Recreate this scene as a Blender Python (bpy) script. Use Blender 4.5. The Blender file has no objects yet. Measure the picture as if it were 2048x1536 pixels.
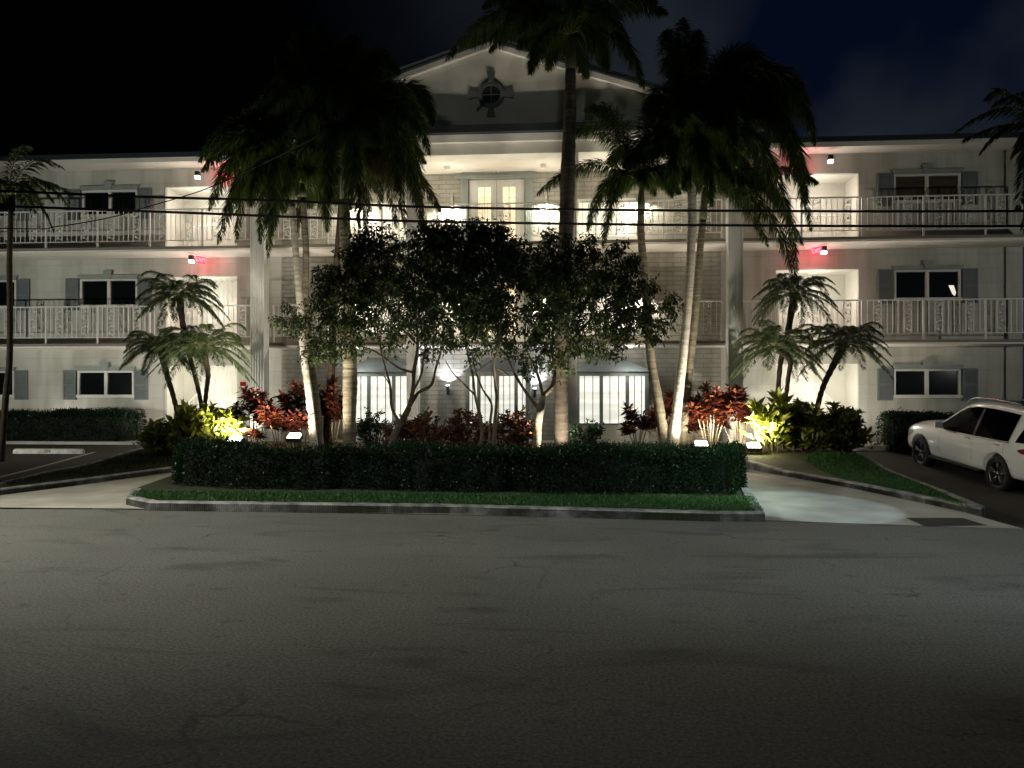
import bpy, bmesh, math, random
import numpy as np
from mathutils import Vector, Matrix
R = math.radians
random.seed(7); rng = np.random.default_rng(7)
scene = bpy.context.scene
COL = scene.collection

# ---------------------------------------------------------------- camera
F, CX, HY, H, TH = 1540.0, 1024.0, 785.0, 1.75, R(4.2)
CS, SN = math.cos(TH), math.sin(TH)
cd = bpy.data.cameras.new('camera'); cam = bpy.data.objects.new('camera', cd); COL.objects.link(cam)
cam.location = (0, 0, H); cam.rotation_euler = (R(90), 0, TH)
cd.sensor_width = 36; cd.lens = 36 * F / 2048; cd.shift_y = (HY - 768) / 2048.0
cd.clip_start = 0.05; cd.clip_end = 1500
scene.camera = cam

def at(px, py, zc):
    """photo pixel at depth zc -> world point"""
    xc = (px - CX) / F * zc
    return Vector((xc * CS - zc * SN, xc * SN + zc * CS, H + (HY - py) * zc / F))
def onY(px, py, Y):
    k = (px - CX) / F; zc = Y / (k * SN + CS)
    return at(px, py, zc)
def interp(x, tab):
    if x <= tab[0][0]: return tab[0][1]
    for (a, za), (b, zb) in zip(tab, tab[1:]):
        if x <= b: return za + (zb - za) * (x - a) / (b - a)
    return tab[-1][1]
GT = [(10.5, 0.0), (15.5, .12), (19, .25), (21, .30)]
BT = [(10.5, .09), (15.5, .21), (17.5, .42), (20.9, .42)]
PT = [(8.5, -.004), (11, -.10), (15.4, -.19), (18, -.02), (19.5, .15), (21, .28)]
def gnd(px, py, tab=GT):
    Z = 0.0
    for _ in range(20):
        zc = (H - Z) * F / (py - HY); p = at(px, py, zc); Z = interp(p.y, tab)
    return at(px, py, (H - Z) * F / (py - HY))

# ---------------------------------------------------------------- world, exposure
w = bpy.data.worlds.new('World'); scene.world = w; w.use_nodes = True
nt = w.node_tree; nt.nodes.clear()
out = nt.nodes.new('ShaderNodeOutputWorld'); bg = nt.nodes.new('ShaderNodeBackground')
tc = nt.nodes.new('ShaderNodeTexCoord')
nz = nt.nodes.new('ShaderNodeTexNoise'); nz.inputs['Scale'].default_value = 3.2; nz.inputs['Detail'].default_value = 4; nz.inputs['Roughness'].default_value = .45
cr = nt.nodes.new('ShaderNodeValToRGB')
cr.color_ramp.elements[0].position = .42; cr.color_ramp.elements[0].color = (.0016, .0030, .0105, 1)
cr.color_ramp.elements[1].position = .60; cr.color_ramp.elements[1].color = (.0150, .0195, .0260, 1)
sx = nt.nodes.new('ShaderNodeSeparateXYZ')
mr = nt.nodes.new('ShaderNodeMapRange'); mr.inputs[1].default_value = -.32; mr.inputs[2].default_value = .22
mr.inputs[3].default_value = .02; mr.inputs[4].default_value = 1.0
vm = nt.nodes.new('ShaderNodeVectorMath'); vm.operation = 'SCALE'
L = nt.links.new
L(tc.outputs['Generated'], nz.inputs['Vector']); L(nz.outputs['Fac'], cr.inputs['Fac'])
L(tc.outputs['Generated'], sx.inputs[0]); L(sx.outputs['X'], mr.inputs[0])
L(cr.outputs['Color'], vm.inputs[0]); L(mr.outputs[0], vm.inputs['Scale'])
L(vm.outputs[0], bg.inputs['Color']); bg.inputs['Strength'].default_value = 1.0
L(bg.outputs[0], out.inputs['Surface'])
vs = scene.view_settings; vs.view_transform = 'Standard'; vs.look = 'None'; vs.gamma = 1; vs.exposure = 0
scene.display_settings.display_device = 'sRGB'

def aim(o, d):
    o.rotation_euler = Vector(d).to_track_quat('-Z', 'Y').to_euler()
def light(kind, name, loc, W, col, parent=None, d=None, size=None, blend=.5, rad=.05):
    l = bpy.data.lights.new(name, kind); l.energy = W; l.color = col
    if kind == 'SPOT': l.spot_size = R(size); l.spot_blend = blend
    if kind in ('SPOT', 'POINT'): l.shadow_soft_size = rad
    if kind == 'AREA': l.size = size
    o = bpy.data.objects.new(name, l); COL.objects.link(o); o.location = loc
    if d: aim(o, d)
    if parent:
        o.parent = parent; o.location = Vector(loc) - wl(parent)
    return o
def wl(o):
    v = Vector((0, 0, 0))
    while o is not None: v = v + o.location; o = o.parent
    return v

# street lamps behind the photographer (the near street light falls on the road, kerb and car)
light('SPOT', 'street_side_light', (-5.5, -11, 8.5), 350, (1.0, .98, .82), d=(5.6, 22, -8.4), size=44, blend=1.0, rad=.25)
light('SPOT', 'street_side_light', (-5.5, -11, 8.6), 950, (.95, 1.0, .90), d=(3.6, 31.6, 1.6), size=22, blend=1.0, rad=.2)  # added weak spot that lifts the pediment out of the dark
_s = Vector((5.6, 5.0, 9.0)); _t = gnd(1628, 1014)
light('SPOT', 'cool_street_side_light', _s, 2500, (.56, .80, 1.0), d=_t-_s, size=12.5, blend=.3, rad=.03)
light('SPOT', 'cool_street_side_light', _s, 5200, (.75, 1.0, .85), d=gnd(1400, 985)-_s, size=19, blend=1.0, rad=.05)  # added green-tinted spot brightening the hedge end and island grass
_s = Vector((-13.0, 7.0, 7.0))
light('SPOT', 'street_side_light', _s, 5900, (.98, .98, .88), d=Vector((-5.0, 9.6, 0))-_s, size=72, blend=1.0, rad=.12)
_s = Vector((9.5, 2.5, 7.0))
light('SPOT', 'street_side_light', _s, 2500, (.80, .93, 1.0), d=Vector((1.8, 10.6, 0))-_s, size=54, blend=1.0, rad=.15)

# low flood lights standing outside the frame wash both wings from the parking lots
_s = Vector((-17.5, 11.5, 1.2)); light('SPOT', 'lot_flood_light', _s, 1900, (.98, 1.0, .90), d=Vector((-11.5, 22, 4.6))-_s, size=75, blend=.8, rad=.06)
_s = Vector((15.5, 12.5, 3.2)); light('SPOT', 'lot_flood_light', _s, 600, (.98, 1.0, .90), d=Vector((8.0, 22, 4.8))-_s, size=75, blend=.9, rad=.06)

# ---------------------------------------------------------------- tagging
def tag(o, label=None, cat=None, group=None, kind=None):
    if label: o['label'] = label
    if cat: o['category'] = cat
    if group: o['group'] = group
    if kind: o['kind'] = kind
    return o
def thing(name, label, cat, loc=(0, 0, 0), group=None, rot=None):
    o = bpy.data.objects.new(name, None); COL.objects.link(o); o.location = loc
    o.empty_display_size = .2
    if rot: o.rotation_euler = rot
    return tag(o, label, cat, group)

# ---------------------------------------------------------------- mesh builder
class MB:
    def __init__(s): s.v = []; s.f = []; s.smooth = False
    def add(s, vs, fs):
        n = len(s.v); s.v += [tuple(v) for v in vs]; s.f += [tuple(i + n for i in f) for f in fs]; return s
    def box(s, x0, x1, y0, y1, z0, z1):
        x0, x1 = min(x0, x1), max(x0, x1); y0, y1 = min(y0, y1), max(y0, y1); z0, z1 = min(z0, z1), max(z0, z1)
        return s.add([(x0,y0,z0),(x1,y0,z0),(x1,y1,z0),(x0,y1,z0),(x0,y0,z1),(x1,y0,z1),(x1,y1,z1),(x0,y1,z1)],
              [(0,3,2,1),(4,5,6,7),(0,1,5,4),(1,2,6,5),(2,3,7,6),(3,0,4,7)])
    def prism(s, pts, y0, y1):
        """pts (x,z) counter-clockwise seen from -Y; extruded y0..y1"""
        n = len(pts)
        vs = [(x, y0, z) for x, z in pts] + [(x, y1, z) for x, z in pts]
        fs = [tuple(range(n)), tuple(range(2*n-1, n-1, -1))] + [(i, i+n, (i+1) % n + n, (i+1) % n) for i in range(n)]
        return s.add(vs, fs)
    def tube(s, pts, rads, n=8, cap=True):
        pts = [Vector(p) for p in pts]
        if not hasattr(rads, '__len__'): rads = [rads] * len(pts)
        rings = []
        up = None
        for i, p in enumerate(pts):
            d = (pts[min(i+1, len(pts)-1)] - pts[max(i-1, 0)]).normalized()
            if up is None: up = Vector((1, 0, 0)) if abs(d.x) < .8 else Vector((0, 0, 1))
            a = (up - d * up.dot(d)).normalized(); up = a; b = d.cross(a)
            rings.append([p + (a * math.cos(2*math.pi*k/n) + b * math.sin(2*math.pi*k/n)) * rads[i] for k in range(n)])
        m = len(s.v); 
        vs = [v for r in rings for v in r]; fs = []
        for i in range(len(rings)-1):
            for k in range(n):
                fs.append((i*n+k, i*n+(k+1) % n, (i+1)*n+(k+1) % n, (i+1)*n+k))
        if cap: fs.append(tuple(range(n-1, -1, -1))); fs.append(tuple(range((len(rings)-1)*n, len(rings)*n)))
        return s.add(vs, fs)
    def build(s, name, m, parent=None, smooth=None, loc=None):
        me = bpy.data.meshes.new(name)
        off = wl(parent) if parent is not None else (Vector(loc) if loc is not None else Vector((0, 0, 0)))
        if loc is not None and parent is not None: off = Vector(loc)
        me.from_pydata([(x-off.x, y-off.y, z-off.z) for x, y, z in s.v], [], s.f); me.update()
        o = bpy.data.objects.new(name, me); COL.objects.link(o)
        if m: me.materials.append(m)
        if parent is not None:
            o.parent = parent
            if loc is not None: o.location = off - wl(parent)
        elif loc is not None: o.location = off
        if (s.smooth if smooth is None else smooth):
            me.polygons.foreach_set('use_smooth', [True]*len(me.polygons))
        return o

class LV:
    """many small leaf faces in numpy"""
    def __init__(s): s.q = []
    def leaves(s, p, d, side, Ln, Wd, bend=0.0):
        p = np.asarray(p, float); d = np.asarray(d, float); side = np.asarray(side, float)
        d = d / np.linalg.norm(d, axis=1, keepdims=True)
        side = side - d * np.sum(side*d, 1, keepdims=True)
        side = side / (np.linalg.norm(side, axis=1, keepdims=True) + 1e-9)
        Ln = np.broadcast_to(np.asarray(Ln, float), (len(p),))[:, None]; Wd = np.broadcast_to(np.asarray(Wd, float), (len(p),))[:, None]
        dn = np.zeros_like(p); dn[:, 2] = -1
        mid = p + d*Ln*.45
        tip = p + d*Ln + dn*Ln*bend
        s.q.append(np.stack([p, mid + side*Wd*.5, tip, mid - side*Wd*.5], 1))
    def build(s, name, m, parent=None, loc=None):
        q = np.concatenate(s.q, 0); n = len(q)
        off = wl(parent) if parent is not None else (Vector(loc) if loc is not None else Vector((0, 0, 0)))
        v = (q - np.array(off)[None, None, :]).reshape(-1, 3)
        me = bpy.data.meshes.new(name)
        me.vertices.add(4*n); me.vertices.foreach_set('co', v.ravel().astype(np.float32))
        me.loops.add(4*n); me.loops.foreach_set('vertex_index', np.arange(4*n, dtype=np.int32))
        me.polygons.add(n); me.polygons.foreach_set('loop_start', np.arange(0, 4*n, 4, dtype=np.int32))
        me.polygons.foreach_set('loop_total', np.full(n, 4, dtype=np.int32))
        me.update(); me.validate()
        me.materials.append(m)
        o = bpy.data.objects.new(name, me); COL.objects.link(o)
        if parent is not None: o.parent = parent
        elif loc is not None: o.location = off
        return o

# ---------------------------------------------------------------- materials
def mat(name, col, rough=.7, col2=None, scale=6.0, bump=0.0, bscale=40.0, spec=.4, metal=0.0, detail=6, coat=0.0, stretch=None, lo=.35, hi=.68):
    m = bpy.data.materials.new(name); m.use_nodes = True; t = m.node_tree; b = t.nodes['Principled BSDF']
    b.inputs['Roughness'].default_value = rough; b.inputs['Metallic'].default_value = metal
    b.inputs['Specular IOR Level'].default_value = spec; b.inputs['Coat Weight'].default_value = coat
    c = t.nodes.new('ShaderNodeTexCoord'); vec = c.outputs['Object']
    if stretch:
        mp = t.nodes.new('ShaderNodeMapping'); mp.inputs['Scale'].default_value = stretch
        t.links.new(vec, mp.inputs['Vector']); vec = mp.outputs['Vector']
    n = t.nodes.new('ShaderNodeTexNoise'); n.inputs['Scale'].default_value = scale; n.inputs['Detail'].default_value = detail
    t.links.new(vec, n.inputs['Vector'])
    r = t.nodes.new('ShaderNodeValToRGB'); c2 = col2 or tuple(x*.86 for x in col)
    r.color_ramp.elements[0].position = lo; r.color_ramp.elements[1].position = hi
    r.color_ramp.elements[0].color = (*c2, 1); r.color_ramp.elements[1].color = (*col, 1)
    t.links.new(n.outputs['Fac'], r.inputs['Fac']); t.links.new(r.outputs['Color'], b.inputs['Base Color'])
    if bump:
        n2 = t.nodes.new('ShaderNodeTexNoise'); n2.inputs['Scale'].default_value = bscale; n2.inputs['Detail'].default_value = 4
        t.links.new(vec, n2.inputs['Vector'])
        bp = t.nodes.new('ShaderNodeBump'); bp.inputs['Strength'].default_value = bump; bp.inputs['Distance'].default_value = .02
        t.links.new(n2.outputs['Fac'], bp.inputs['Height']); t.links.new(bp.outputs['Normal'], b.inputs['Normal'])
    return m
def leafmat(name, cols, trans=.35, rough=.5, spec=.4):
    m = bpy.data.materials.new(name); m.use_nodes = True; t = m.node_tree; b = t.nodes['Principled BSDF']
    o = t.nodes['Material Output']
    g = t.nodes.new('ShaderNodeNewGeometry'); r = t.nodes.new('ShaderNodeValToRGB')
    els = r.color_ramp.elements
    while len(els) < len(cols): els.new(.5)
    for i, c in enumerate(cols): els[i].position = i / max(1, len(cols)-1); els[i].color = (*c, 1)
    t.links.new(g.outputs['Random Per Island'], r.inputs['Fac']); t.links.new(r.outputs['Color'], b.inputs['Base Color'])
    b.inputs['Roughness'].default_value = rough; b.inputs['Specular IOR Level'].default_value = spec
    tr = t.nodes.new('ShaderNodeBsdfTranslucent'); mx = t.nodes.new('ShaderNodeMixShader'); mx.inputs[0].default_value = trans
    t.links.new(r.outputs['Color'], tr.inputs['Color']); t.links.new(b.outputs[0], mx.inputs[1]); t.links.new(tr.outputs[0], mx.inputs[2])
    t.links.new(mx.outputs[0], o.inputs['Surface'])
    return m
def emat(name, col, s, lines=None, col2=None, scale=(3, 3, 3)):
    m = bpy.data.materials.new(name); m.use_nodes = True; t = m.node_tree; b = t.nodes['Principled BSDF']
    b.inputs['Base Color'].default_value = (.6, .58, .5, 1); b.inputs['Roughness'].default_value = .6
    b.inputs['Emission Color'].default_value = (*col, 1); b.inputs['Emission Strength'].default_value = s
    if col2:
        c = t.nodes.new('ShaderNodeTexCoord'); mp = t.nodes.new('ShaderNodeMapping'); mp.inputs['Scale'].default_value = scale
        n = t.nodes.new('ShaderNodeTexNoise'); n.inputs['Scale'].default_value = 1; r = t.nodes.new('ShaderNodeValToRGB')
        r.color_ramp.elements[0].position = .4; r.color_ramp.elements[1].position = .6
        r.color_ramp.elements[0].color = (*col2, 1); r.color_ramp.elements[1].color = (*col, 1)
        t.links.new(c.outputs['Object'], mp.inputs[0]); t.links.new(mp.outputs[0], n.inputs['Vector'])
        t.links.new(n.outputs['Fac'], r.inputs['Fac']); t.links.new(r.outputs['Color'], b.inputs['Emission Color'])
    return m
def brickmat(name, c1, c2, mortar, bw, bh, msz, bump, rough=.85):
    m = bpy.data.materials.new(name); m.use_nodes = True; t = m.node_tree; b = t.nodes['Principled BSDF']
    b.inputs['Roughness'].default_value = rough; b.inputs['Specular IOR Level'].default_value = .25
    c = t.nodes.new('ShaderNodeTexCoord'); mp = t.nodes.new('ShaderNodeMapping'); mp.inputs['Rotation'].default_value = (R(90), 0, 0)
    br = t.nodes.new('ShaderNodeTexBrick'); br.inputs['Scale'].default_value = 1
    br.inputs['Brick Width'].default_value = bw; br.inputs['Row Height'].default_value = bh; br.inputs['Mortar Size'].default_value = msz
    br.inputs['Color1'].default_value = (*c1, 1); br.inputs['Color2'].default_value = (*c2, 1); br.inputs['Mortar'].default_value = (*mortar, 1)
    t.links.new(c.outputs['Object'], mp.inputs[0]); t.links.new(mp.outputs[0], br.inputs['Vector'])
    n = t.nodes.new('ShaderNodeTexNoise'); n.inputs['Scale'].default_value = 1.3; n.inputs['Detail'].default_value = 6
    t.links.new(c.outputs['Object'], n.inputs['Vector'])
    mx = t.nodes.new('ShaderNodeMix'); mx.data_type = 'RGBA'; mx.blend_type = 'MULTIPLY'; mx.inputs[0].default_value = .35
    t.links.new(br.outputs['Color'], mx.inputs[6]); t.links.new(n.outputs['Fac'], mx.inputs[7]); t.links.new(mx.outputs[2], b.inputs['Base Color'])
    mp2 = t.nodes.new('ShaderNodeMapping'); mp2.inputs['Scale'].default_value = (2.6, 1, .28)
    n2 = t.nodes.new('ShaderNodeTexNoise'); n2.inputs['Scale'].default_value = 1.0; n2.inputs['Detail'].default_value = 7
    r2 = t.nodes.new('ShaderNodeValToRGB'); r2.color_ramp.elements[0].position = .36; r2.color_ramp.elements[1].position = .56
    r2.color_ramp.elements[0].color = (.74, .73, .68, 1); r2.color_ramp.elements[1].color = (1, 1, 1, 1)
    m3 = t.nodes.new('ShaderNodeMix'); m3.data_type = 'RGBA'; m3.blend_type = 'MULTIPLY'; m3.inputs[0].default_value = .8
    t.links.new(c.outputs['Object'], mp2.inputs[0]); t.links.new(mp2.outputs[0], n2.inputs['Vector']); t.links.new(n2.outputs['Fac'], r2.inputs['Fac'])
    t.links.new(mx.outputs[2], m3.inputs[6]); t.links.new(r2.outputs['Color'], m3.inputs[7]); t.links.new(m3.outputs[2], b.inputs['Base Color'])
    bp = t.nodes.new('ShaderNodeBump'); bp.inputs['Strength'].default_value = bump; bp.inputs['Distance'].default_value = .01; bp.invert = True
    t.links.new(br.outputs['Fac'], bp.inputs['Height']); t.links.new(bp.outputs['Normal'], b.inputs['Normal'])
    return m

M = {}
M['wall'] = brickmat('painted_block', (.60, .595, .535), (.575, .57, .51), (.50, .495, .44), .80, .40, .006, .5)
M['brick'] = brickmat('slump_brick', (.43, .41, .355), (.37, .355, .305), (.29, .28, .24), .42, .13, .012, .9)
M['plaster'] = mat('plaster', (.68, .67, .60), .8, scale=1.2, bump=.1)
M['soffit'] = mat('soffit_paint', (.74, .70, .63), .8, scale=.8)
M['slab'] = mat('slab_edge', (.22, .20, .16), .8, scale=2)
M['trimwhite'] = mat('trim_white', (.70, .69, .64), .6, scale=2)
M['drip'] = mat('dark_drip_edge', (.02, .028, .034), .6)
M['sage'] = mat('sage_paint', (.15, .168, .165), .6, scale=3)
M['sage2'] = mat('pale_sage_paint', (.27, .30, .28), .6, scale=3)
M['rail'] = mat('rail_white_paint', (.68, .66, .60), .45, scale=8)
M['roofshade'] = mat('awning_slate', (.17, .19, .19), .7, scale=4)
M['glass'] = mat('dark_window_glass', (.006, .008, .008), .08, spec=.6)
M['blind'] = mat('brown_blind', (.07, .045, .022), .6, col2=(.03, .02, .01), scale=1, stretch=(1, 1, 26))
M['curtain'] = emat('lit_curtain', (1.0, .93, .78), .85, col2=(.86, .76, .58), scale=(6, 1, .8))
M['doorglass'] = emat('lit_door_glass', (1.0, .80, .50), .95, col2=(.95, .66, .36), scale=(2, 2, 3))
M['baypane'] = emat('lit_blinds', (1.0, .98, .88), 1.0, col2=(.72, .72, .62), scale=(.4, .4, 11))
M['bulb'] = emat('lamp_lens', (1.0, .95, .85), 14)
M['coolbulb'] = emat('cool_lamp_lens', (.85, .9, 1.0), 12)
M['exit'] = emat('exit_letter', (1.0, .03, .06), 7)
M['blackmetal'] = mat('black_metal', (.012, .012, .012), .5)
M['cast'] = mat('cast_fixture', (.03, .03, .028), .5)
def road_mat():
    m = mat('asphalt', (.150, .147, .126), .82, col2=(.112, .109, .092), scale=.45, bump=.5, bscale=170, detail=8, spec=.35)
    t = m.node_tree; b = t.nodes['Principled BSDF']; r = [n for n in t.nodes if n.type == 'VALTORGB'][0]
    c = [n for n in t.nodes if n.type == 'TEX_COORD'][0]
    n = t.nodes.new('ShaderNodeTexNoise'); n.inputs['Scale'].default_value = 42; n.inputs['Detail'].default_value = 9; n.inputs['Roughness'].default_value = .75
    rr = t.nodes.new('ShaderNodeValToRGB'); rr.color_ramp.elements[0].position = .3; rr.color_ramp.elements[1].position = .75
    rr.color_ramp.elements[0].color = (.22, .22, .22, 1); rr.color_ramp.elements[1].color = (2.1, 2.1, 2.1, 1)
    mx = t.nodes.new('ShaderNodeMix'); mx.data_type = 'RGBA'; mx.blend_type = 'MULTIPLY'; mx.inputs[0].default_value = 1
    t.links.new(c.outputs['Object'], n.inputs['Vector']); t.links.new(n.outputs['Fac'], rr.inputs['Fac'])
    t.links.new(r.outputs['Color'], mx.inputs[6]); t.links.new(rr.outputs['Color'], mx.inputs[7])
    # old tar seams and worn patches
    v = t.nodes.new('ShaderNodeTexNoise'); v.inputs['Scale'].default_value = 1.1; v.inputs['Detail'].default_value = 5; v.inputs['Distortion'].default_value = 1.2
    mp = t.nodes.new('ShaderNodeMapping'); mp.inputs['Scale'].default_value = (.55, 1.6, 1)
    rv = t.nodes.new('ShaderNodeValToRGB'); rv.color_ramp.elements[0].position = .30; rv.color_ramp.elements[1].position = .44
    rv.color_ramp.elements[0].color = (.50, .50, .50, 1); rv.color_ramp.elements[1].color = (1, 1, 1, 1)
    m2 = t.nodes.new('ShaderNodeMix'); m2.data_type = 'RGBA'; m2.blend_type = 'MULTIPLY'; m2.inputs[0].default_value = .7
    t.links.new(c.outputs['Object'], mp.inputs[0]); t.links.new(mp.outputs[0], v.inputs['Vector']); t.links.new(v.outputs['Fac'], rv.inputs['Fac'])
    t.links.new(mx.outputs[2], m2.inputs[6]); t.links.new(rv.outputs['Color'], m2.inputs[7])
    # wandering cracks: thin voronoi edges, broken up by a noise mask
    dn = t.nodes.new('ShaderNodeTexNoise'); dn.inputs['Scale'].default_value = 1.6; dn.inputs['Detail'].default_value = 6
    ad = t.nodes.new('ShaderNodeMix'); ad.data_type = 'RGBA'; ad.blend_type = 'ADD'; ad.inputs[0].default_value = .55
    vo = t.nodes.new('ShaderNodeTexVoronoi'); vo.feature = 'DISTANCE_TO_EDGE'; vo.inputs['Scale'].default_value = .38
    rc = t.nodes.new('ShaderNodeValToRGB'); rc.color_ramp.elements[0].position = .001; rc.color_ramp.elements[1].position = .006
    rc.color_ramp.elements[0].color = (1, 1, 1, 1); rc.color_ramp.elements[1].color = (0, 0, 0, 1)
    mk = t.nodes.new('ShaderNodeTexNoise'); mk.inputs['Scale'].default_value = .9; mk.inputs['Detail'].default_value = 5
    rk = t.nodes.new('ShaderNodeValToRGB'); rk.color_ramp.elements[0].position = .50; rk.color_ramp.elements[1].position = .62
    mu = t.nodes.new('ShaderNodeMath'); mu.operation = 'MULTIPLY'
    m4 = t.nodes.new('ShaderNodeMix'); m4.data_type = 'RGBA'; m4.inputs[7].default_value = (.06, .058, .048, 1)
    t.links.new(c.outputs['Object'], dn.inputs['Vector']); t.links.new(c.outputs['Object'], ad.inputs[6]); t.links.new(dn.outputs['Color'], ad.inputs[7])
    t.links.new(ad.outputs[2], vo.inputs['Vector']); t.links.new(vo.outputs['Distance'], rc.inputs['Fac'])
    t.links.new(c.outputs['Object'], mk.inputs['Vector']); t.links.new(mk.outputs['Fac'], rk.inputs['Fac'])
    t.links.new(rc.outputs['Color'], mu.inputs[0]); t.links.new(rk.outputs['Color'], mu.inputs[1])
    t.links.new(mu.outputs[0], m4.inputs[0]); t.links.new(m2.outputs[2], m4.inputs[6])
    # small dark drips and pale grit
    sp = t.nodes.new('ShaderNodeTexVoronoi'); sp.inputs['Scale'].default_value = 3.1; sp.inputs['Randomness'].default_value = 1
    rs = t.nodes.new('ShaderNodeValToRGB'); rs.color_ramp.elements[0].position = .0; rs.color_ramp.elements[1].position = .16
    rs.color_ramp.elements[0].color = (.45, .45, .45, 1); rs.color_ramp.elements[1].color = (1, 1, 1, 1)
    m5 = t.nodes.new('ShaderNodeMix'); m5.data_type = 'RGBA'; m5.blend_type = 'MULTIPLY'; m5.inputs[0].default_value = .8
    t.links.new(ad.outputs[2], sp.inputs['Vector']); t.links.new(sp.outputs['Distance'], rs.inputs['Fac'])
    t.links.new(m4.outputs[2], m5.inputs[6]); t.links.new(rs.outputs['Color'], m5.inputs[7]); t.links.new(m5.outputs[2], b.inputs['Base Color'])
    return m
M['road'] = road_mat()
M['concrete'] = mat('driveway_concrete', (.42, .39, .32), .85, col2=(.28, .26, .21), scale=1.4, bump=.3, bscale=60, detail=8)
M['walk'] = mat('walkway_concrete', (.45, .43, .37), .85, col2=(.36, .34, .29), scale=2, bump=.2)
M['kerb'] = mat('kerb_concrete', (.33, .32, .29), .85, col2=(.10, .10, .095), scale=5, bump=.6, bscale=30)
M['lot'] = mat('dark_lot_asphalt', (.035, .030, .022), .9, scale=3, bump=.4, bscale=120)
M['paint'] = mat('white_road_paint', (.55, .53, .47), .8, col2=(.30, .28, .24), scale=9)
M['soil'] = mat('ground_soil', (.06, .06, .035), .95, scale=3, bump=.5)
M['mulch'] = mat('mulch', (.15, .115, .05), .95, col2=(.06, .045, .02), scale=14, bump=.8, bscale=60)
M['turf'] = mat('turf_soil', (.018, .028, .008), .95, col2=(.03, .03, .01), scale=5, bump=.6)
M['grass'] = leafmat('grass_blades', [(.010, .045, .010), (.028, .10, .02), (.06, .15, .03)], .25)
M['grassdim'] = leafmat('dim_grass_blades', [(.018, .024, .006), (.035, .042, .010)], .2)
M['hedge'] = leafmat('hedge_leaves', [(.002, .010, .003), (.005, .020, .005), (.010, .032, .007)], .15, rough=.38, spec=.18)
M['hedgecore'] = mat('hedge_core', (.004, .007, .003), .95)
M['palm'] = leafmat('palm_leaflets', [(.016, .032, .008), (.045, .075, .016), (.11, .15, .032)], .34)
M['palmdry'] = leafmat('dry_palm_leaflets', [(.06, .042, .015), (.04, .045, .013), (.09, .08, .03)], .25)
M['date'] = leafmat('date_palm_leaflets', [(.06, .10, .035), (.09, .13, .05), (.13, .17, .07)], .3)
M['treeleaf'] = leafmat('tree_leaves', [(.010, .022, .006), (.030, .050, .011), (.085, .12, .025)], .26)
M['red'] = leafmat('red_cordyline', [(.022, .004, .004), (.085, .014, .008), (.20, .065, .018)], .25)
M['croton'] = leafmat('croton_leaves', [(.035, .007, .005), (.10, .022, .008), (.08, .055, .012), (.05, .012, .006)], .25)
M['yellow'] = leafmat('yellow_green_leaves', [(.14, .16, .02), (.26, .28, .03), (.10, .13, .02)], .4)
M['olive'] = leafmat('olive_leaves', [(.07, .085, .014), (.16, .16, .026), (.10, .125, .02)], .35)
M['darkgreen'] = leafmat('dark_shrub_leaves', [(.010, .025, .008), (.02, .045, .015)], .25)
M['rachis'] = mat('frond_stem', (.16, .17, .06), .6, scale=5)
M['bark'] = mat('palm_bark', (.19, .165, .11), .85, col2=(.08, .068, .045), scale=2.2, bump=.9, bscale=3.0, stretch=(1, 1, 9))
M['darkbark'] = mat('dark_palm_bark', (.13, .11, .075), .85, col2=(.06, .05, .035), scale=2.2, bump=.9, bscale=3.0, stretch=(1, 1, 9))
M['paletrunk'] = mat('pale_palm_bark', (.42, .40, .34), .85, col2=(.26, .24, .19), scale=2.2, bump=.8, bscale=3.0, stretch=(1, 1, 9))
M['shaft'] = mat('crownshaft', (.07, .085, .035), .6, col2=(.045, .05, .02), scale=3, stretch=(4, 4, .6))
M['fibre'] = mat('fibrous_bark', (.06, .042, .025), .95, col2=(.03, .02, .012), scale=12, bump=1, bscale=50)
M['branch'] = mat('branch_bark', (.11, .085, .05), .85, col2=(.05, .04, .025), scale=9, bump=.6)
M['carpaint'] = mat('white_car_paint', (.70, .705, .70), .22, col2=(.69, .695, .69), spec=.5, coat=.6)
M['tyre'] = mat('tyre_rubber', (.012, .012, .012), .85)
M['rim'] = mat('alloy_rim', (.16, .16, .16), .35, metal=.8)
M['cargls'] = mat('car_glass', (.002, .002, .0025), .06, spec=.12)
M['cargls'].node_tree.nodes['Principled BSDF'].inputs['IOR'].default_value = 1.12
M['tail'] = mat('tail_light_lens', (.20, .006, .008), .12, spec=.6)
M['chrome'] = mat('chrome_trim', (.55, .55, .55), .15, metal=1)
M['plasticblack'] = mat('black_plastic', (.012, .012, .013), .6)
M['wire'] = mat('cable_black', (.006, .006, .006), .7)
# ---------------------------------------------------------------- ground
def sheet(name, pts, tab, m, zoff=0.0, skirt=0.0, kind='structure', label=None, cat=None):
    bm = bmesh.new(); vs = [bm.verts.new((p[0], p[1], 0)) for p in pts]
    f = bm.faces.new(vs); bm.normal_update()
    if f.normal.z < 0: f.normal_flip()
    for yb, _ in tab:
        g = bm.verts[:] + bm.edges[:] + bm.faces[:]
        bmesh.ops.bisect_plane(bm, geom=g, plane_co=(0, yb, 0), plane_no=(0, 1, 0))
    for v in bm.verts: v.co.z = interp(v.co.y, tab) + zoff
    if skirt:
        be = [e for e in bm.edges if e.is_boundary]
        r = bmesh.ops.extrude_edge_only(bm, edges=be)
        for v in [x for x in r['geom'] if isinstance(x, bmesh.types.BMVert)]: v.co.z -= skirt
    bmesh.ops.triangulate(bm, faces=bm.faces[:])
    me = bpy.data.meshes.new(name); bm.to_mesh(me); bm.free(); me.materials.append(m)
    o = bpy.data.objects.new(name, me); COL.objects.link(o)
    tag(o, label, cat, kind=kind); return o
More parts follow.
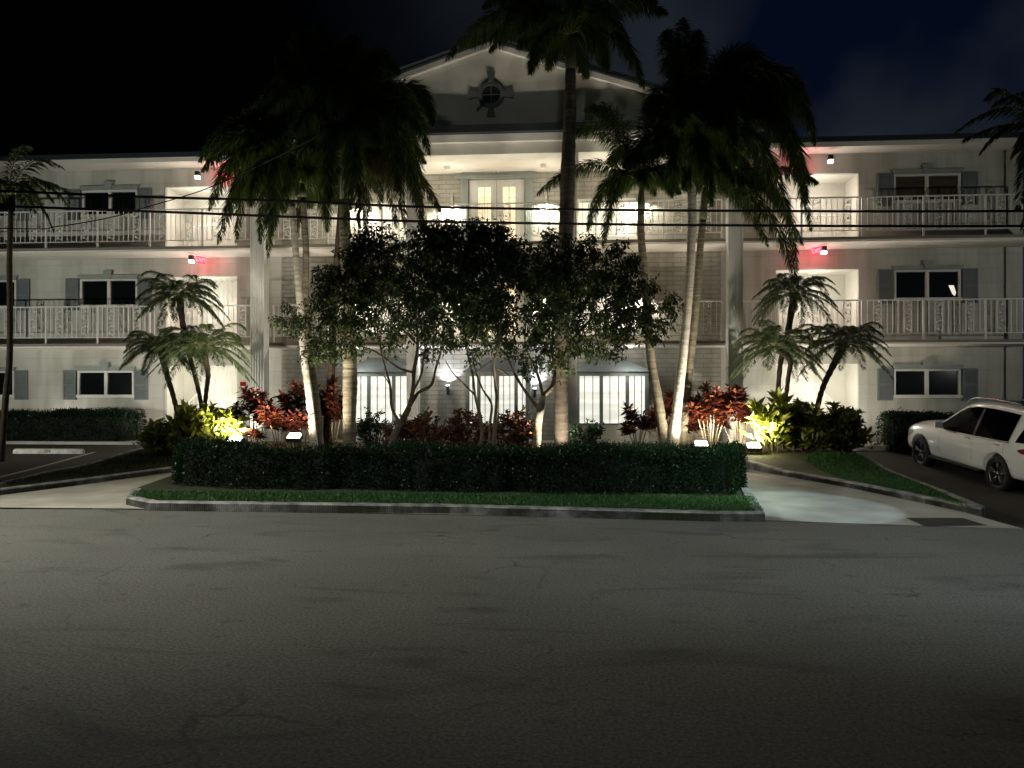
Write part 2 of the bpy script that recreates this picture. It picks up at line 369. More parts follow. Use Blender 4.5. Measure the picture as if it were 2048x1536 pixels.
def kerb(name, path, tab, m, wd=.14, top=.02, deep=.25):
    """kerb strip following a ground polyline; path = world points, wd inward to the left of travel"""
    P = []
    for a, b in zip(path, path[1:]):
        n = max(1, int((b-a).length/.4))
        P += [a.lerp(b, i/n) for i in range(n)]
    P.append(path[-1]); mb = MB(); vs = []
    for i, p in enumerate(P):
        d = (P[min(i+1, len(P)-1)] - P[max(i-1, 0)]); d.z = 0; d.normalize(); nrm = Vector((-d.y, d.x, 0))
        z = interp(p.y, tab) + top; q = p + nrm*wd
        vs += [(p.x, p.y, z-deep), (p.x, p.y, z-.018), (p.x+nrm.x*.02, p.y+nrm.y*.02, z), (q.x, q.y, z), (q.x, q.y, z-deep)]
    fs = []
    for i in range(len(P)-1):
        for k in range(4): fs.append((i*5+k, i*5+k+1, (i+1)*5+k+1, (i+1)*5+k))
    fs += [(4, 3, 2, 1, 0), tuple(len(vs)-5+k for k in range(5))]
    mb.add(vs, fs); o = mb.build(name, m); tag(o, kind='structure'); return o
V2 = lambda p: Vector((p[0], p[1], 0))
g0 = MB(); g0.box(-600, 600, -600, 600, -1.3, -.6); tag(g0.build('ground', M['soil']), kind='structure')
rl = [gnd(-1500, 1012), gnd(250, 1017), gnd(1450, 1038), gnd(2048, 1057), gnd(3200, 1085)]
sheet('road', [(-120, -60), (120, -60), (120, rl[-1].y+.1)] + [(p.x, p.y) for p in rl[::-1]] + [(-120, rl[0].y)], [(-80, 0), (80, 0)], M['road'])
# bed / grass outline (one raised planting bed in front of the building)
bedL = [gnd(-420, 1062, BT), gnd(-60, 984, BT), gnd(0, 980, BT), gnd(150, 962, BT), gnd(345, 936, BT)]
bedR = [gnd(1480, 931, BT), gnd(1700, 966, BT), gnd(1850, 996, BT), gnd(1962, 1019, BT)]
lotL = [gnd(282, 900, BT), gnd(95, 943, BT), gnd(0, 966, BT), gnd(-420, 1055, BT)]
lotR = [gnd(1970, 1014, BT), gnd(1880, 978, BT), gnd(1722, 906, BT)]
WY = 20.55      # front of the raised walkway
bl0, br0 = lotL[0], lotR[-1]
bed = bedL + bedR + lotR + [Vector((br0.x, WY, 0)), Vector((bl0.x, WY, 0))] + lotL
# driveway sheet between road and walkway, left of the right-hand lot
drv = [Vector((-40, rl[0].y, 0))] + [V2(p) + Vector((0, -.02, 0)) for p in rl[1:3]] + [gnd(2048, 1058)] + [Vector((p.x-.25, p.y, 0)) for p in lotR] + [Vector((br0.x-.25, WY+.3, 0)), Vector((-40, WY+.3, 0))]
sheet('driveway', drv, GT, M['concrete'], .004)
mid = [bedL[-1]+Vector((1.2, .8, 0)), Vector((-2, 16.3, 0)), bedR[0]+Vector((-1.2, .75, 0))]
bedfull = bedL + mid + bedR + lotR + [Vector((br0.x, WY, 0)), Vector((bl0.x, WY, 0))] + lotL
sheet('planting_bed', [(p.x, p.y) for p in bedfull], BT, M['turf'], -.01, .35)
kerb('kerb', bedL + mid + bedR + lotR[:1], BT, M['kerb'])
kerb('kerb', lotR, BT, M['kerb'], wd=.10, deep=.4)
kerb('kerb', lotL, BT, M['kerb'], wd=.10)
# mulch sheet on the mound
mul = [gnd(300, 905, BT), gnd(360, 925, BT), Vector((-4.5, 16.6, 0)), Vector((-1, 16.7, 0)), gnd(1500, 925, BT), gnd(1640, 915, BT), gnd(1715, 900, BT), Vector((br0.x-.2, WY-.1, 0)), Vector((bl0.x+.3, WY-.1, 0))]
sheet('mulch_ground', [(p.x, p.y) for p in mul], BT, M['mulch'], .0)
# left parking lot
sheet('parking_lot', [(-40, lotL[-1].y), (lotL[-1].x, lotL[-1].y)] + [(p.x, p.y) for p in lotL[::-1][1:]] + [(lotL[0].x, WY+.28), (-40, WY+.28)], GT, M['lot'], .008)
# right parking lot, sunk a little under the street
pr = [rl[3]+Vector((-.35, 0, 0))] + [p + Vector((.02, 0, 0)) for p in lotR] + [Vector((br0.x+.05, WY+.02, 0)), Vector((42, WY+.02, 0)), Vector((42, rl[4].y+.15, 0)), rl[4]+Vector((0, .12, 0))]
sheet('parking_lot', [(p.x, p.y) for p in pr], PT, M['lot'], .0)
# drain cover / dark patch near the lot entrance
dp = [gnd(1812, 1037), gnd(1925, 1037), gnd(1975, 1052), gnd(1850, 1053)]
sheet('asphalt_patch', [(p.x, p.y) for p in dp], GT, M['lot'], .009)
# painted stall lines
def stripe(p, q, tab, wd=.10, z=.014):
    d = (q-p); d.z = 0; d.normalize(); n = Vector((-d.y, d.x, 0))*wd/2
    sheet('stall_line', [(x.x, x.y) for x in (p-n, q-n, q+n, p+n)], tab, M['paint'], z)
stripe(gnd(-200, 1005), gnd(190, 905), GT)
# island
isl_f = [gnd(252, 1010), gnd(300, 1020), gnd(900, 1028), gnd(1440, 1043), gnd(1530, 1043)]
hbk = [gnd(1478, 962), Vector((2.5, 13.2, 0)), Vector((-.8, 13.6, 0)), Vector((-4.6, 13.1, 0)), gnd(352, 958), gnd(262, 992)]
isl = isl_f + [gnd(1500, 990)] + hbk
IT = [(-5, .10), (30, .10)]
sheet('traffic_island', [(p.x, p.y) for p in isl], GT, M['turf'], .10, .3)
kerb('kerb', [isl[-1]] + isl_f + [gnd(1500, 990)], GT, M['kerb'], wd=.15, top=.125)
# walkway slab along the building
wk = MB(); wk.box(-34, 12.6, WY, 24, -.3, .38); tag(wk.build('walkway', M['walk']), kind='structure')

# grass blades
def in_poly(P, x, y):
    n = len(P); c = np.zeros(len(x), bool); j = n-1
    for i in range(n):
        xi, yi, xj, yj = P[i][0], P[i][1], P[j][0], P[j][1]
        t = ((yi > y) != (yj > y)) & (x < (xj-xi)*(y-yi)/(yj-yi+1e-12)+xi); c ^= t; j = i
    return c
def grass(name, P, tab, zo, n, h, label, m_='grass'):
    xs = [p[0] for p in P]; ys = [p[1] for p in P]
    x = rng.uniform(min(xs), max(xs), n*3); y = rng.uniform(min(ys), max(ys), n*3)
    k = in_poly(P, x, y); x, y = x[k][:n], y[k][:n]; z = np.array([interp(v, tab) for v in y]) + zo
    m = len(x); d = np.stack([rng.normal(0, .45, m), rng.normal(0, .45, m), np.ones(m)], 1); s = rng.normal(0, 1, (m, 3)); s[:, 2] = 0
    l = LV(); l.leaves(np.stack([x, y, z], 1), d, s, rng.uniform(.5, 1.25, m)*h, .009, .15)
    tag(l.build(name, M[m_]), label, 'grass', kind='stuff')
inset = lambda P: [(p.x, p.y) for p in P]
gp = [p+Vector((.0, .14, 0)) for p in isl_f] + [gnd(1494, 992)+Vector((-.1, 0, 0))] + [p for p in hbk[:-1]] + [hbk[-1]+Vector((.2, 0, 0))]
grass('island_grass', [(p.x, min(p.y, 12.0)) for p in gp], GT, .10, 26000, .075, 'mown green grass in front of the long clipped hedge')
sg = [bedR[0]+Vector((1.3, .1, 0)), bedR[1]+Vector((.1, .2, 0)), bedR[2]+Vector((.05, .15, 0)), bedR[3]+Vector((-.1, .12, 0)), lotR[1]+Vector((-.12, 0, 0)), lotR[2]+Vector((-.1, -.3, 0)), gnd(1640, 918, BT)]
grass('verge_grass', inset(sg), BT, -.01, 16000, .07, 'grass verge narrowing to a kerb tip beside the right parking lot')
sl = [lotL[0]+Vector((.2, -.2, 0)), lotL[1]+Vector((.15, 0, 0)), lotL[2]+Vector((.1, 0, 0)), bedL[2]+Vector((0, .2, 0)), bedL[3]+Vector((0, .2, 0)), bedL[4]+Vector((0, .2, 0)), gnd(340, 912, BT)]
grass('verge_grass', inset(sl), BT, -.01, 12000, .06, 'dim olive grass verge between left parking lot and driveway', 'grassdim')

# wheel stops
def wheel_stop(p, ang, Ln, label, word):
    t = thing('wheel_stop', label, 'wheel stop', p, 'wheel stops')
    c, s = math.cos(ang), math.sin(ang)
    prof = [(-.08, 0), (.08, 0), (.055, .12), (-.055, .12)]
    vs = []
    for u, k in ((-Ln/2, 1), (-Ln/2+.06, 0), (Ln/2-.06, 0), (Ln/2, 1)):
        for a, b in prof:
            if k: a *= .75; b *= .7
            vs.append((p.x+u*c-a*s, p.y+u*s+a*c, p.z+b))
    fs = [(3, 2, 1, 0), (12, 13, 14, 15)] + [(i*4+k, i*4+(k+1) % 4, (i+1)*4+(k+1) % 4, (i+1)*4+k) for i in range(3) for k in range(4)]
    mb = MB(); mb.add(vs, fs); mb.build('concrete_block', M['stopwhite'], t)
    if word:
        cu = bpy.data.curves.new('stencil', 'FONT'); cu.body = word; cu.size = .11; cu.align_x = 'CENTER'; cu.align_y = 'CENTER'; cu.extrude = .001
        tmp = bpy.data.objects.new('stencil', cu); me = bpy.data.meshes.new_from_object(tmp); bpy.data.objects.remove(tmp)
        me.materials.clear(); me.materials.append(M['blackmetal'])
        o = bpy.data.objects.new('stencil', me); COL.objects.link(o); o.parent = t
        o.location = (.068*s, -.068*c-.006, .062); o.rotation_euler = (R(76), 0, ang)
M['stopwhite'] = mat('wheel_stop_paint', (.62, .60, .54), .8, col2=(.36, .34, .30), scale=7, bump=.3)
wp = gnd(98, 908); wheel_stop(Vector((wp.x, wp.y, interp(wp.y, GT)+.01)), R(2), 1.78, 'stencilled white concrete wheel stop in the left parking lot', '204')
wp = gnd(1815, 917, PT); wheel_stop(Vector((wp.x+.35, wp.y+.1, interp(wp.y, PT))), R(3), 1.7, 'plain pale wheel stop by the front wheel of the white car', None)

# ---------------------------------------------------------------- building
YS, YW = 20.95, 22.15
XC = -2.07
Z0, Z2, Z3, ZR = .38, 3.14, 5.87, 8.43       # floor levels, roof soffit
BLD = thing('apartment_building', 'three storey white apartment building with columned pediment and railed walkways', 'building', (XC, YW, .38))
def px2x(px, Y=YW): return onY(px, HY, Y).x
XL, XR = -26.0, px2x(2045)
bxl = px2x(563); bxr = 2*XC - bxl
# stair openings
SOl = (px2x(331), px2x(474)); SOr = (px2x(1552), px2x(1717))
def zof(py, px, Y=YW): return onY(px, py, Y).z
def wall_holes(mb, x0, x1, z0, z1, holes, Y, deep):
    xs = sorted({x0, x1, *[h[0] for h in holes], *[h[1] for h in holes]}); zs = sorted({z0, z1, *[h[2] for h in holes], *[h[3] for h in holes]})
    xs = [x for x in xs if x0 <= x <= x1]; zs = [z for z in zs if z0 <= z <= z1]
    for a, b in zip(xs, xs[1:]):
        for c, d in zip(zs, zs[1:]):
            cx, cz = (a+b)/2, (c+d)/2
            if any(h[0] < cx < h[1] and h[2] < cz < h[3] for h in holes): continue
            mb.add([(a, Y, c), (b, Y, c), (b, Y, d), (a, Y, d)], [(0, 1, 2, 3)])
    for h0, h1, h2, h3 in holes:
        mb.add([(h0, Y, h2), (h1, Y, h2), (h1, Y, h3), (h0, Y, h3), (h0, Y+deep, h2), (h1, Y+deep, h2), (h1, Y+deep, h3), (h0, Y+deep, h3)],
               [(0, 4, 5, 1), (3, 2, 6, 7), (0, 3, 7, 4), (1, 5, 6, 2)])
floors = [(Z0, Z2), (Z2, Z3), (Z3, ZR)]
# windows (px left, right, py top, bottom) on wall plane
winR = [(1787, 1921, 739, 796), (1788, 1921, 541, 600), (1787, 1921, 345, 409)]
winL = [(156, 268, 741, 791), (161, 275, 557, 613), (165, 275, 383, 428)]
winLL = [(-85, 29, 741, 791), (-80, 33, 557, 613), (-78, 35, 386, 430)]
def rect(wn):
    xc = (wn[0]+wn[1])/2
    return (px2x(wn[0]), px2x(wn[1]), zof(wn[3], xc), zof(wn[2], xc))
RW = [rect(a) for a in winR]; LW = [rect(a) for a in winL]; LLW = [rect(a) for a in winLL]
# keep heights identical on each floor
for i in range(3):
    zb = (RW[i][2]+LW[i][2])/2; zt = (RW[i][3]+LW[i][3])/2
    for lst in (RW, LW, LLW): lst[i] = (lst[i][0], lst[i][1], zb, zt)
sto = []
for i, (za, zb) in enumerate(floors):
    zt = [zof(728, 1634), zof(539, 1634), zof(348, 1634)][i]
    sto += [(*SOl, za, zt), (*SOr, za, zt)]
W3 = (px2x(1154), px2x(1272)); W3l = (2*XC-W3[1], 2*XC-W3[0])
DX = (-.86, .86)
cw = []   # centre windows floors 2,3
for k in (1, 2):
    za = floors[k][0]
    cw += [(W3[0], W3[1], za+.28, za+1.42), (W3l[0], W3l[1], za+.28, za+1.42), (XC-.80, XC+.80, za+.02, za+2.02-.0)]
mb = MB(); wall_holes(mb, XL, bxl, Z0, ZR+.02, LW+LLW+[s for s in sto if s[0] < 0], YW, .10); mb.build('wing_wall', M['wall'], BLD)
mb = MB(); wall_holes(mb, bxr, XR, Z0, ZR+.02, RW+[s for s in sto if s[0] > 0], YW, .10); mb.build('wing_wall', M['wall'], BLD)
mb = MB(); wall_holes(mb, bxl, bxr, Z0, 8.2, cw, YW, .12); mb.build('brick_wall', M['brick'], BLD)
mb = MB(); mb.box(XR-.02, XR+.0, YW+.01, 31, Z0, ZR); mb.build('end_wall', M['wall'], BLD)
mb = MB(); mb.box(XL, XR-.03, 30.8, 31, Z0, ZR); mb.build('back_wall', M['wall'], BLD)
# slabs
for (z, nm) in ((Z2, 'second'), (Z3, 'third')):
    mb = MB(); mb.box(XL, XR+.05, YS, YW-.002, z-.07, z); mb.build('walkway_slab', M['slab'], BLD)
    mb = MB(); mb.box(XL+.01, XR+.04, YS+.05, YW-.004, z-.12, z-.072); mb.build('slab_soffit', M['soffit'], BLD)
# roofs of the wings
GX = 6.95
for a, b in ((XL, XC-GX), (XC+GX, XR+.35)):
    mb = MB(); mb.box(a, b, 21.5, 31.4, ZR, ZR+.13); mb.build('roof_fascia', M['soffit'], BLD)
    mb = MB(); mb.box(a, b+.05, 21.44, 31.5, ZR+.132, ZR+.26); mb.build('roof_edge', M['drip'], BLD)
# stair recesses
for i, s in enumerate(sto):
    x0, x1, z0, z1 = s
    mb = MB(); y1 = YW+1.05
    mb.add([(x0, YW+.10, z0), (x1, YW+.10, z0), (x1, YW+.10, z1), (x0, YW+.10, z1), (x0, y1, z0), (x1, y1, z0), (x1, y1, z1), (x0, y1, z1)],
           [(0, 1, 5, 4), (3, 7, 6, 2), (0, 4, 7, 3), (1, 2, 6, 5), (4, 5, 6, 7)])
    mb.build('stair_recess', M['plaster'], BLD)
    # stair flight with balusters inside
    mb = MB(); n = 9; fl = x1-x0-.5
    sg_ = 1 if s[0] < 0 else -1
    for k in range(n):
        u0 = x0+.25+fl*k/n if sg_ > 0 else x1-.25-fl*(k+1)/n
        mb.box(u0, u0+fl/n, YW+.60, YW+1.03, z0+.002, z0+.17*(k+1))
    if i < 4: mb.build('stair_flight', M['plaster'], BLD)
    mb = MB()
    for k in range(12):
        u = x0+.3+(fl-.1)*k/11; h = .17*((u-x0-.25)/fl*n) if sg_ > 0 else .17*((x1-.25-u)/fl*n)
        if i >= 4: h = 0
        mb.box(u-.009, u+.009, YW+.55, YW+.568, z0+h+.01, z0+h+.95)
    ps = [(x0+.3, z0+(.95 if sg_ > 0 else .95+.17*n)), (x1-.3, z0+(.95+.17*n if sg_ > 0 else .95))]
    if i >= 4: ps = [(x0+.3, z0+.95), (x1-.3, z0+.95)]
    mb.tube([(ps[0][0], YW+.559, ps[0][1]), (ps[1][0], YW+.559, ps[1][1])], .02, 6)
    mb.build('stair_railing', M['rail'], BLD)
    cl = MB(); cl.tube([((x0+x1)/2, YW+.4, z1-.001), ((x0+x1)/2, YW+.4, z1-.04)], [.13, .12], 16); cl.build('ceiling_light', M['trimwhite'], BLD)
    light('POINT', 'stair_light', ((x0+x1)/2, YW+.10, z1-.75), [40, 48, 44][i//2], (1.0, .93, .82), BLD, rad=.3)

# generic window with header, keystone, shutters
def window(r, pane, label=None, header=True):
    x0, x1, z0, z1 = r
    f = MB(); t = .055; ya, yb = YW-.02, YW+.06
    f.box(x0, x1, ya, yb, z1-t, z1); f.box(x0-.03, x1+.03, ya-.04, yb, z0-.03, z0+t)
    f.box(x0, x0+t, ya+.002, yb-.002, z0+t, z1-t); f.box(x1-t, x1, ya+.002, yb-.002, z0+t, z1-t)
    xm = (x0+x1)/2; f.box(xm-.045, xm+.045, ya+.004, yb, z0+t, z1-t)
    w_ = f.build('window', M['trimwhite'], BLD)
    for a, b in ((x0+t, xm-.045), (xm+.045, x1-t)):
        p = MB(); p.box(a, b, YW+.045, YW+.09, z0+t, z1-t); p.build('pane', pane, w_)
    if header:
        h = MB(); h.prism([(x0-.02, z1+.002), (x1+.02, z1+.002), (x1+.07, z1+.12), (x0-.07, z1+.12)], YW-.07, YW+.0)
        h.prism([(xm-.10, z1+.004), (xm+.10, z1+.004), (xm+.13, z1+.25), (xm-.13, z1+.25)], YW-.10, YW-.0); h.build('window_header', M['sage2'], w_)
    for a, b in ((x0-.44, x0-.04), (x1+.04, x1+.44)):
        s = MB(); z_a, z_b = z0-.10, z1+.02
        s.box(a, b, YW-.045, YW-.001, z_a, z_b)
        for fx0, fx1, fz0, fz1 in ((a, a+.05, z_a, z_b), (b-.05, b, z_a, z_b), (a+.05, b-.05, z_a, z_a+.05), (a+.05, b-.05, z_b-.05, z_b), (a+.05, b-.05, (z_a+z_b)/2-.03, (z_a+z_b)/2+.03)):
            s.box(fx0, fx1, YW-.062, YW-.046, fz0, fz1)
        for k in range(18):
            zz = z_a+.06+(z_b-z_a-.12)*k/18; s.add([(a+.05, YW-.046, zz), (b-.05, YW-.046, zz), (b-.05, YW-.058, zz+.02), (a+.05, YW-.058, zz+.02)], [(0, 1, 2, 3)])
        s.build('shutter', M['sage'], BLD)
for i in range(3):
    window(RW[i], M['blind'] if i == 2 else M['glass']); window(LW[i], M['glass']); window(LLW[i], M['glass'])
_x = RW[1]; lg = MB(); u0 = _x[1]-.30; z_ = _x[2]+.10
lg.add([(u0, YW+.040, z_+.30), (u0+.14, YW+.040, z_+.30), (u0+.20, YW+.040, z_+.10), (u0+.17, YW+.040, z_), (u0+.10, YW+.040, z_+.06)], [(0, 4, 3, 2, 1)])
lg.build('pane_glow', M['curtain'], BLD)  # flat glowing shape laid just in front of the dark pane
# centre windows (lit curtains) and french doors
for k in (1, 2):
    za = floors[k][0]
    for xs in (W3, W3l):
        x0, x1 = xs; z0, z1 = za+.28, za+1.42
        f = MB(); t = .06
        f.box(x0, x1, YW-.03, YW+.08, z1-t, z1); f.box(x0-.04, x1+.04, YW-.06, YW+.08, z0-.04, z0+t)
        f.box(x0, x0+t, YW-.028, YW+.078, z0+t, z1-t); f.box(x1-t, x1, YW-.028, YW+.078, z0+t, z1-t)
        for q in (1/3, 2/3): f.box(x0+(x1-x0)*q-.03, x0+(x1-x0)*q+.03, YW-.026, YW+.078, z0+t, z1-t)
        w_ = f.build('window', M['trimwhite'], BLD)
        p = MB(); p.box(x0+t, x1-t, YW+.06, YW+.10, z0+t, z1-t); p.build('pane', M['curtain'], w_)
    # french door pair
    x0, x1 = XC-.80, XC+.80; z0, z1 = za+.02, za+2.02
    fr = MB()
    for a, b in ((x0-.24, x0-.03), (x1+.03, x1+.24)):
        fr.box(a, b, YW-.09, YW-.002, z0, z1+.02)
        for q in range(3): fr.box(a+.03+q*.055, a+.06+q*.055, YW-.105, YW-.091, z0+.1, z1-.04)
    fr.box(x0-.32, x1+.32, YW-.13, YW-.004, z1+.022, z1+.12)
    fr.build('door_surround', M['sage2'], BLD)
    pd = MB()
    pd.prism([(x0-.34, z1+.122), (x1+.34, z1+.122), (x1+.34, z1+.16), (XC+.2, z1+.42), (XC-.2, z1+.42), (x0-.34, z1+.16)], YW-.10, YW-.003)
    pd.build('door_pediment', M['sage2'], BLD)
    sc = MB()
    for sgn in (-1, 1):
        pts = [(XC+sgn*(.05+.13*math.sin(a)*1.2), YW-.14, z1+.34+.10*math.cos(a)) for a in [x*.45 for x in range(12)]]
        sc.tube(pts, .028, 6); sc.tube([(XC+sgn*.05, YW-.14, z1+.18), (XC+sgn*.09, YW-.14, z1+.36), (XC+sgn*.03, YW-.14, z1+.52)], [.02, .05, .02], 6)
    sc.build('scroll_ornament', M['trimwhite'], BLD)
    for sgn in (-1, 1):
        a, b = (x0, XC-.006) if sgn < 0 else (XC+.006, x1)
        d = MB(); gx0, gx1, gz0, gz1 = a+.19, b-.19, z0+.25, z1-.20
        if sgn < 0: gx0, gx1 = a+.26, b-.17
        else: gx0, gx1 = a+.17, b-.26
        d.box(a, gx0, YW+.01, YW+.06, z0, z1); d.box(gx1, b, YW+.01, YW+.06, z0, z1)
        d.box(gx0, gx1, YW+.011, YW+.059, z0, gz0); d.box(gx0, gx1, YW+.011, YW+.059, gz1, z1)
        xm = (gx0+gx1)/2; d.box(xm-.012, xm+.012, YW+.02, YW+.05, gz0, gz1)
        for q in range(1, 5): d.box(gx0, gx1, YW+.022, YW+.048, gz0+(gz1-gz0)*q/5-.008, gz0+(gz1-gz0)*q/5+.008)
        dd = d.build('door', M['trimwhite'], BLD)
        g = MB(); g.box(gx0, gx1, YW+.03, YW+.04, gz0, gz1); g.build('glass_pane', M['doorglass'], dd)
        hd = MB(); hx = XC+sgn*.07; hd.tube([(hx, YW+.0, z0+.95), (hx, YW-.05, z0+.95), (hx+sgn*.08, YW-.05, z0+.95)], .012, 6); hd.build('handle', M['chrome'], dd)
# columns (square fluted, two storeys and more)
def column(x, wd, zt):
    c = MB(); y0, y1 = 20.50, 20.90
    c.box(x-wd/2+.03, x+wd/2-.03, y0+.03, y1, Z0+.30, zt-.25)
    nfl = 5
    for q in range(nfl+1):
        u = x-wd/2+.03+(wd-.06)*q/nfl; c.box(u-.014, u+.014, y0+.006, y0+.029, Z0+.32, zt-.27)
    c.box(x-wd/2-.03, x+wd/2+.03, y0-.03, y1+.03, Z0, Z0+.30); c.box(x-wd/2-.03, x+wd/2+.03, y0-.03, y1+.03, zt-.25, zt)
    c.build('column', M['trimwhite'], BLD)
ZB = 8.10
cx = onY(1470, HY, 20.6).x; cxl = 2*XC-cx
for x, wd in ((cx, .42), (cxl, .42), (onY(1142, HY, 20.6).x, .34), (2*XC-onY(1142, HY, 20.6).x, .34)): column(x, wd, ZB)
# entablature, ceiling, pediment
e = MB(); e.box(XC-GX+.15, XC+GX-.15, 20.42, 20.98, ZB, 8.40); e.build('entablature', M['plaster'], BLD)
e = MB(); e.prism([(0, 0)]*0 or [(XC-GX+.02, 8.402), (XC+GX-.02, 8.402), (XC+GX-.02, 8.60), (XC-GX+.02, 8.60)], 20.30, 21.0); e.build('frieze_moulding', M['trimwhite'], BLD)
e = MB(); e.box(XC-GX-.12, XC+GX+.12, 20.12, 21.1, 8.602, 8.80); e.build('cornice_gutter', M['drip'], BLD)
e = MB(); e.box(XC-GX-.06, XC+GX+.06, 20.2, 21.0, 8.802, 8.87); e.build('cornice_cap', M['trimwhite'], BLD)
e = MB(); e.box(XC-GX+.15, XC+GX-.15, 20.982, YW+.3, ZB+.002, ZB+.05); e.build('porch_ceiling', M['soffit'], BLD)
AP = 11.12; PB = 8.87
tri = [(XC-GX, PB), (XC+GX, PB), (XC, AP-.1)]
e = MB(); e.prism(tri, 20.56, 20.8); e.build('pediment_face', M['plaster'], BLD)
def slopebar(sgn, d0, d1, y0, y1, name, m):
    s_ = (AP-PB)/GX
    a = XC+sgn*(GX+.25); za = PB-.25*s_
    p = [(XC, AP+d0), (a, za+d0), (a, za+d1), (XC, AP+d1)]
    if sgn > 0: p = p[::-1]
    b = MB(); b.prism(p, y0, y1); b.build(name, m, BLD)
for sgn in (-1, 1):
    slopebar(sgn, -.16, -.02, 20.42, 20.7, 'raking_cornice', M['trimwhite'])
    slopebar(sgn, -.018, .035, 20.30, 31.0, 'gable_roof', M['drip'])
    slopebar(sgn, .037, .12, 20.34, 20.5, 'rake_trim', M['trimwhite'])
# round pediment ornament
ox, oz = XC, onY(983, 190, 20.55).z
o_ = MB(); n = 40; ring = []
for k in range(n):
    a = 2*math.pi*k/n; ring += [(ox+.36*math.cos(a), 20.50, oz+.36*math.sin(a)), (ox+.25*math.cos(a), 20.48, oz+.25*math.sin(a)), (ox+.36*math.cos(a), 20.555, oz+.36*math.sin(a)), (ox+.25*math.cos(a), 20.555, oz+.25*math.sin(a))]
fs = []
for k in range(n):
    a, b = 4*k, 4*((k+1) % n); fs += [(a, a+1, b+1, b), (a+2, a, b, b+2), (a+1, a+3, b+3, b+1)]
o_.add(ring, fs)
for q in range(4):
    a = q*math.pi/2; ca, sa = math.cos(a), math.sin(a)
    loc = [(.34, -.06), (.60, -.115), (.60, .115), (.34, .06)]
    o_.prism([(ox+u*ca-v*sa, oz+u*sa+v*ca) for u, v in loc], 20.49, 20.556)
rn = o_.build('round_vent', M['sage'], BLD)
v_ = MB(); v_.prism([(ox+.252*math.cos(2*math.pi*k/24), oz+.252*math.sin(2*math.pi*k/24)) for k in range(24)], 20.53, 20.557); v_.build('vent_opening', M['drip'], rn)
v_ = MB()
for k in range(6): a = k*math.pi/6; v_.box(ox-.012, ox+.012, 20.515, 20.528, oz-.24, oz+.24) if k == 0 else None
v_.box(ox-.24, ox+.24, 20.516, 20.529, oz-.012, oz+.012); v_.build('vent_grille', M['sage'], rn)

# ground floor bays
def bay(xc, hw, dep, zt, name):
    yf = YW-dep; zs = Z0+.52
    b = MB(); b.box(xc-hw, xc+hw, yf, YW-.001, Z0, zs); 
    b.build('bay_base', M['plaster'], BLD)
    f = MB(); pw = .05
    cuts = [-hw, -hw*.30, hw*.42, hw] if name != 'door' else [-hw, -.52, 0, .52, hw]
    for i, c in enumerate(cuts): f.box(xc+c-pw+(pw if i == 0 else -pw if i == len(cuts)-1 else 0), xc+c+pw+(pw if i == 0 else -pw if i == len(cuts)-1 else 0), yf-.02, yf+.06, zs if name != 'door' else Z0, zt)
    f.box(xc-hw, xc+hw, yf-.04, yf+.08, zt, zt+.12); f.box(xc-hw-.03, xc+hw+.03, yf-.06, yf+.06, zs-.05, zs+.0-.002)
    for sx_ in (-1, 1): f.box(xc+sx_*hw-.03, xc+sx_*hw+.03, yf+.08, YW-.002, zs, zt+.11)
    fo = f.build('bay_window_frame', M['sage2'], BLD)
    for a, c in zip(cuts, cuts[1:]):
        p = MB(); p.box(xc+a+pw, xc+c-pw, yf+.03, yf+.05, zs, zt); p.build('pane', M['baypane'], fo)
        g = MB(); nb = 2 if c-a > .5 else 1
        for q in range(1, nb+1): u = xc+a+(c-a)*q/(nb+1); g.box(u-.009, u+.009, yf-.0, yf+.02, zs, zt)
        for q in range(1, 6): pass
        g.build('muntin', M['blackmetal'], fo)
    r = MB(); e_ = .10; zz = zt+.122
    r.add([(xc-hw-e_, yf-e_, zz), (xc+hw+e_, yf-e_, zz), (xc+hw+e_, YW, zz), (xc-hw-e_, YW, zz), (xc-hw*.42, YW-.15, zz+.42), (xc+hw*.30, YW-.15, zz+.42), (xc+hw*.30, YW, zz+.42), (xc-hw*.42, YW, zz+.42)],
          [(0, 1, 5, 4), (1, 2, 6, 5), (3, 0, 4, 7), (4, 5, 6, 7), (0, 3, 2, 1)])
    r.build('bay_roof', M['roofshade'], BLD)
bz = zof(752, 1224, 21.4)
b0, b1 = onY(1152, HY, 21.45).x, onY(1297, HY, 21.45).x; bc = (b0+b1)/2
bay(bc, (b1-b0)/2, .7, bz, 'bay'); bay(2*XC-bc, (b1-b0)/2, .7, bz, 'bay'); bay(XC+.1, .88, .85, bz, 'door')
# small junction plate
e = MB(); pz = zof(768, 487); e.box(px2x(481), px2x(492), YW-.03, YW-.001, zof(772, 487), zof(764, 487)); e.build('alarm_plate', M['tail'], BLD)
# down pipe at the end of the right wing
e = MB(); e.tube([(XR-.02, YS-.02, Z0), (XR-.02, YS-.02, ZR)], .03, 8); e.build('down_pipe', M['trimwhite'], BLD)

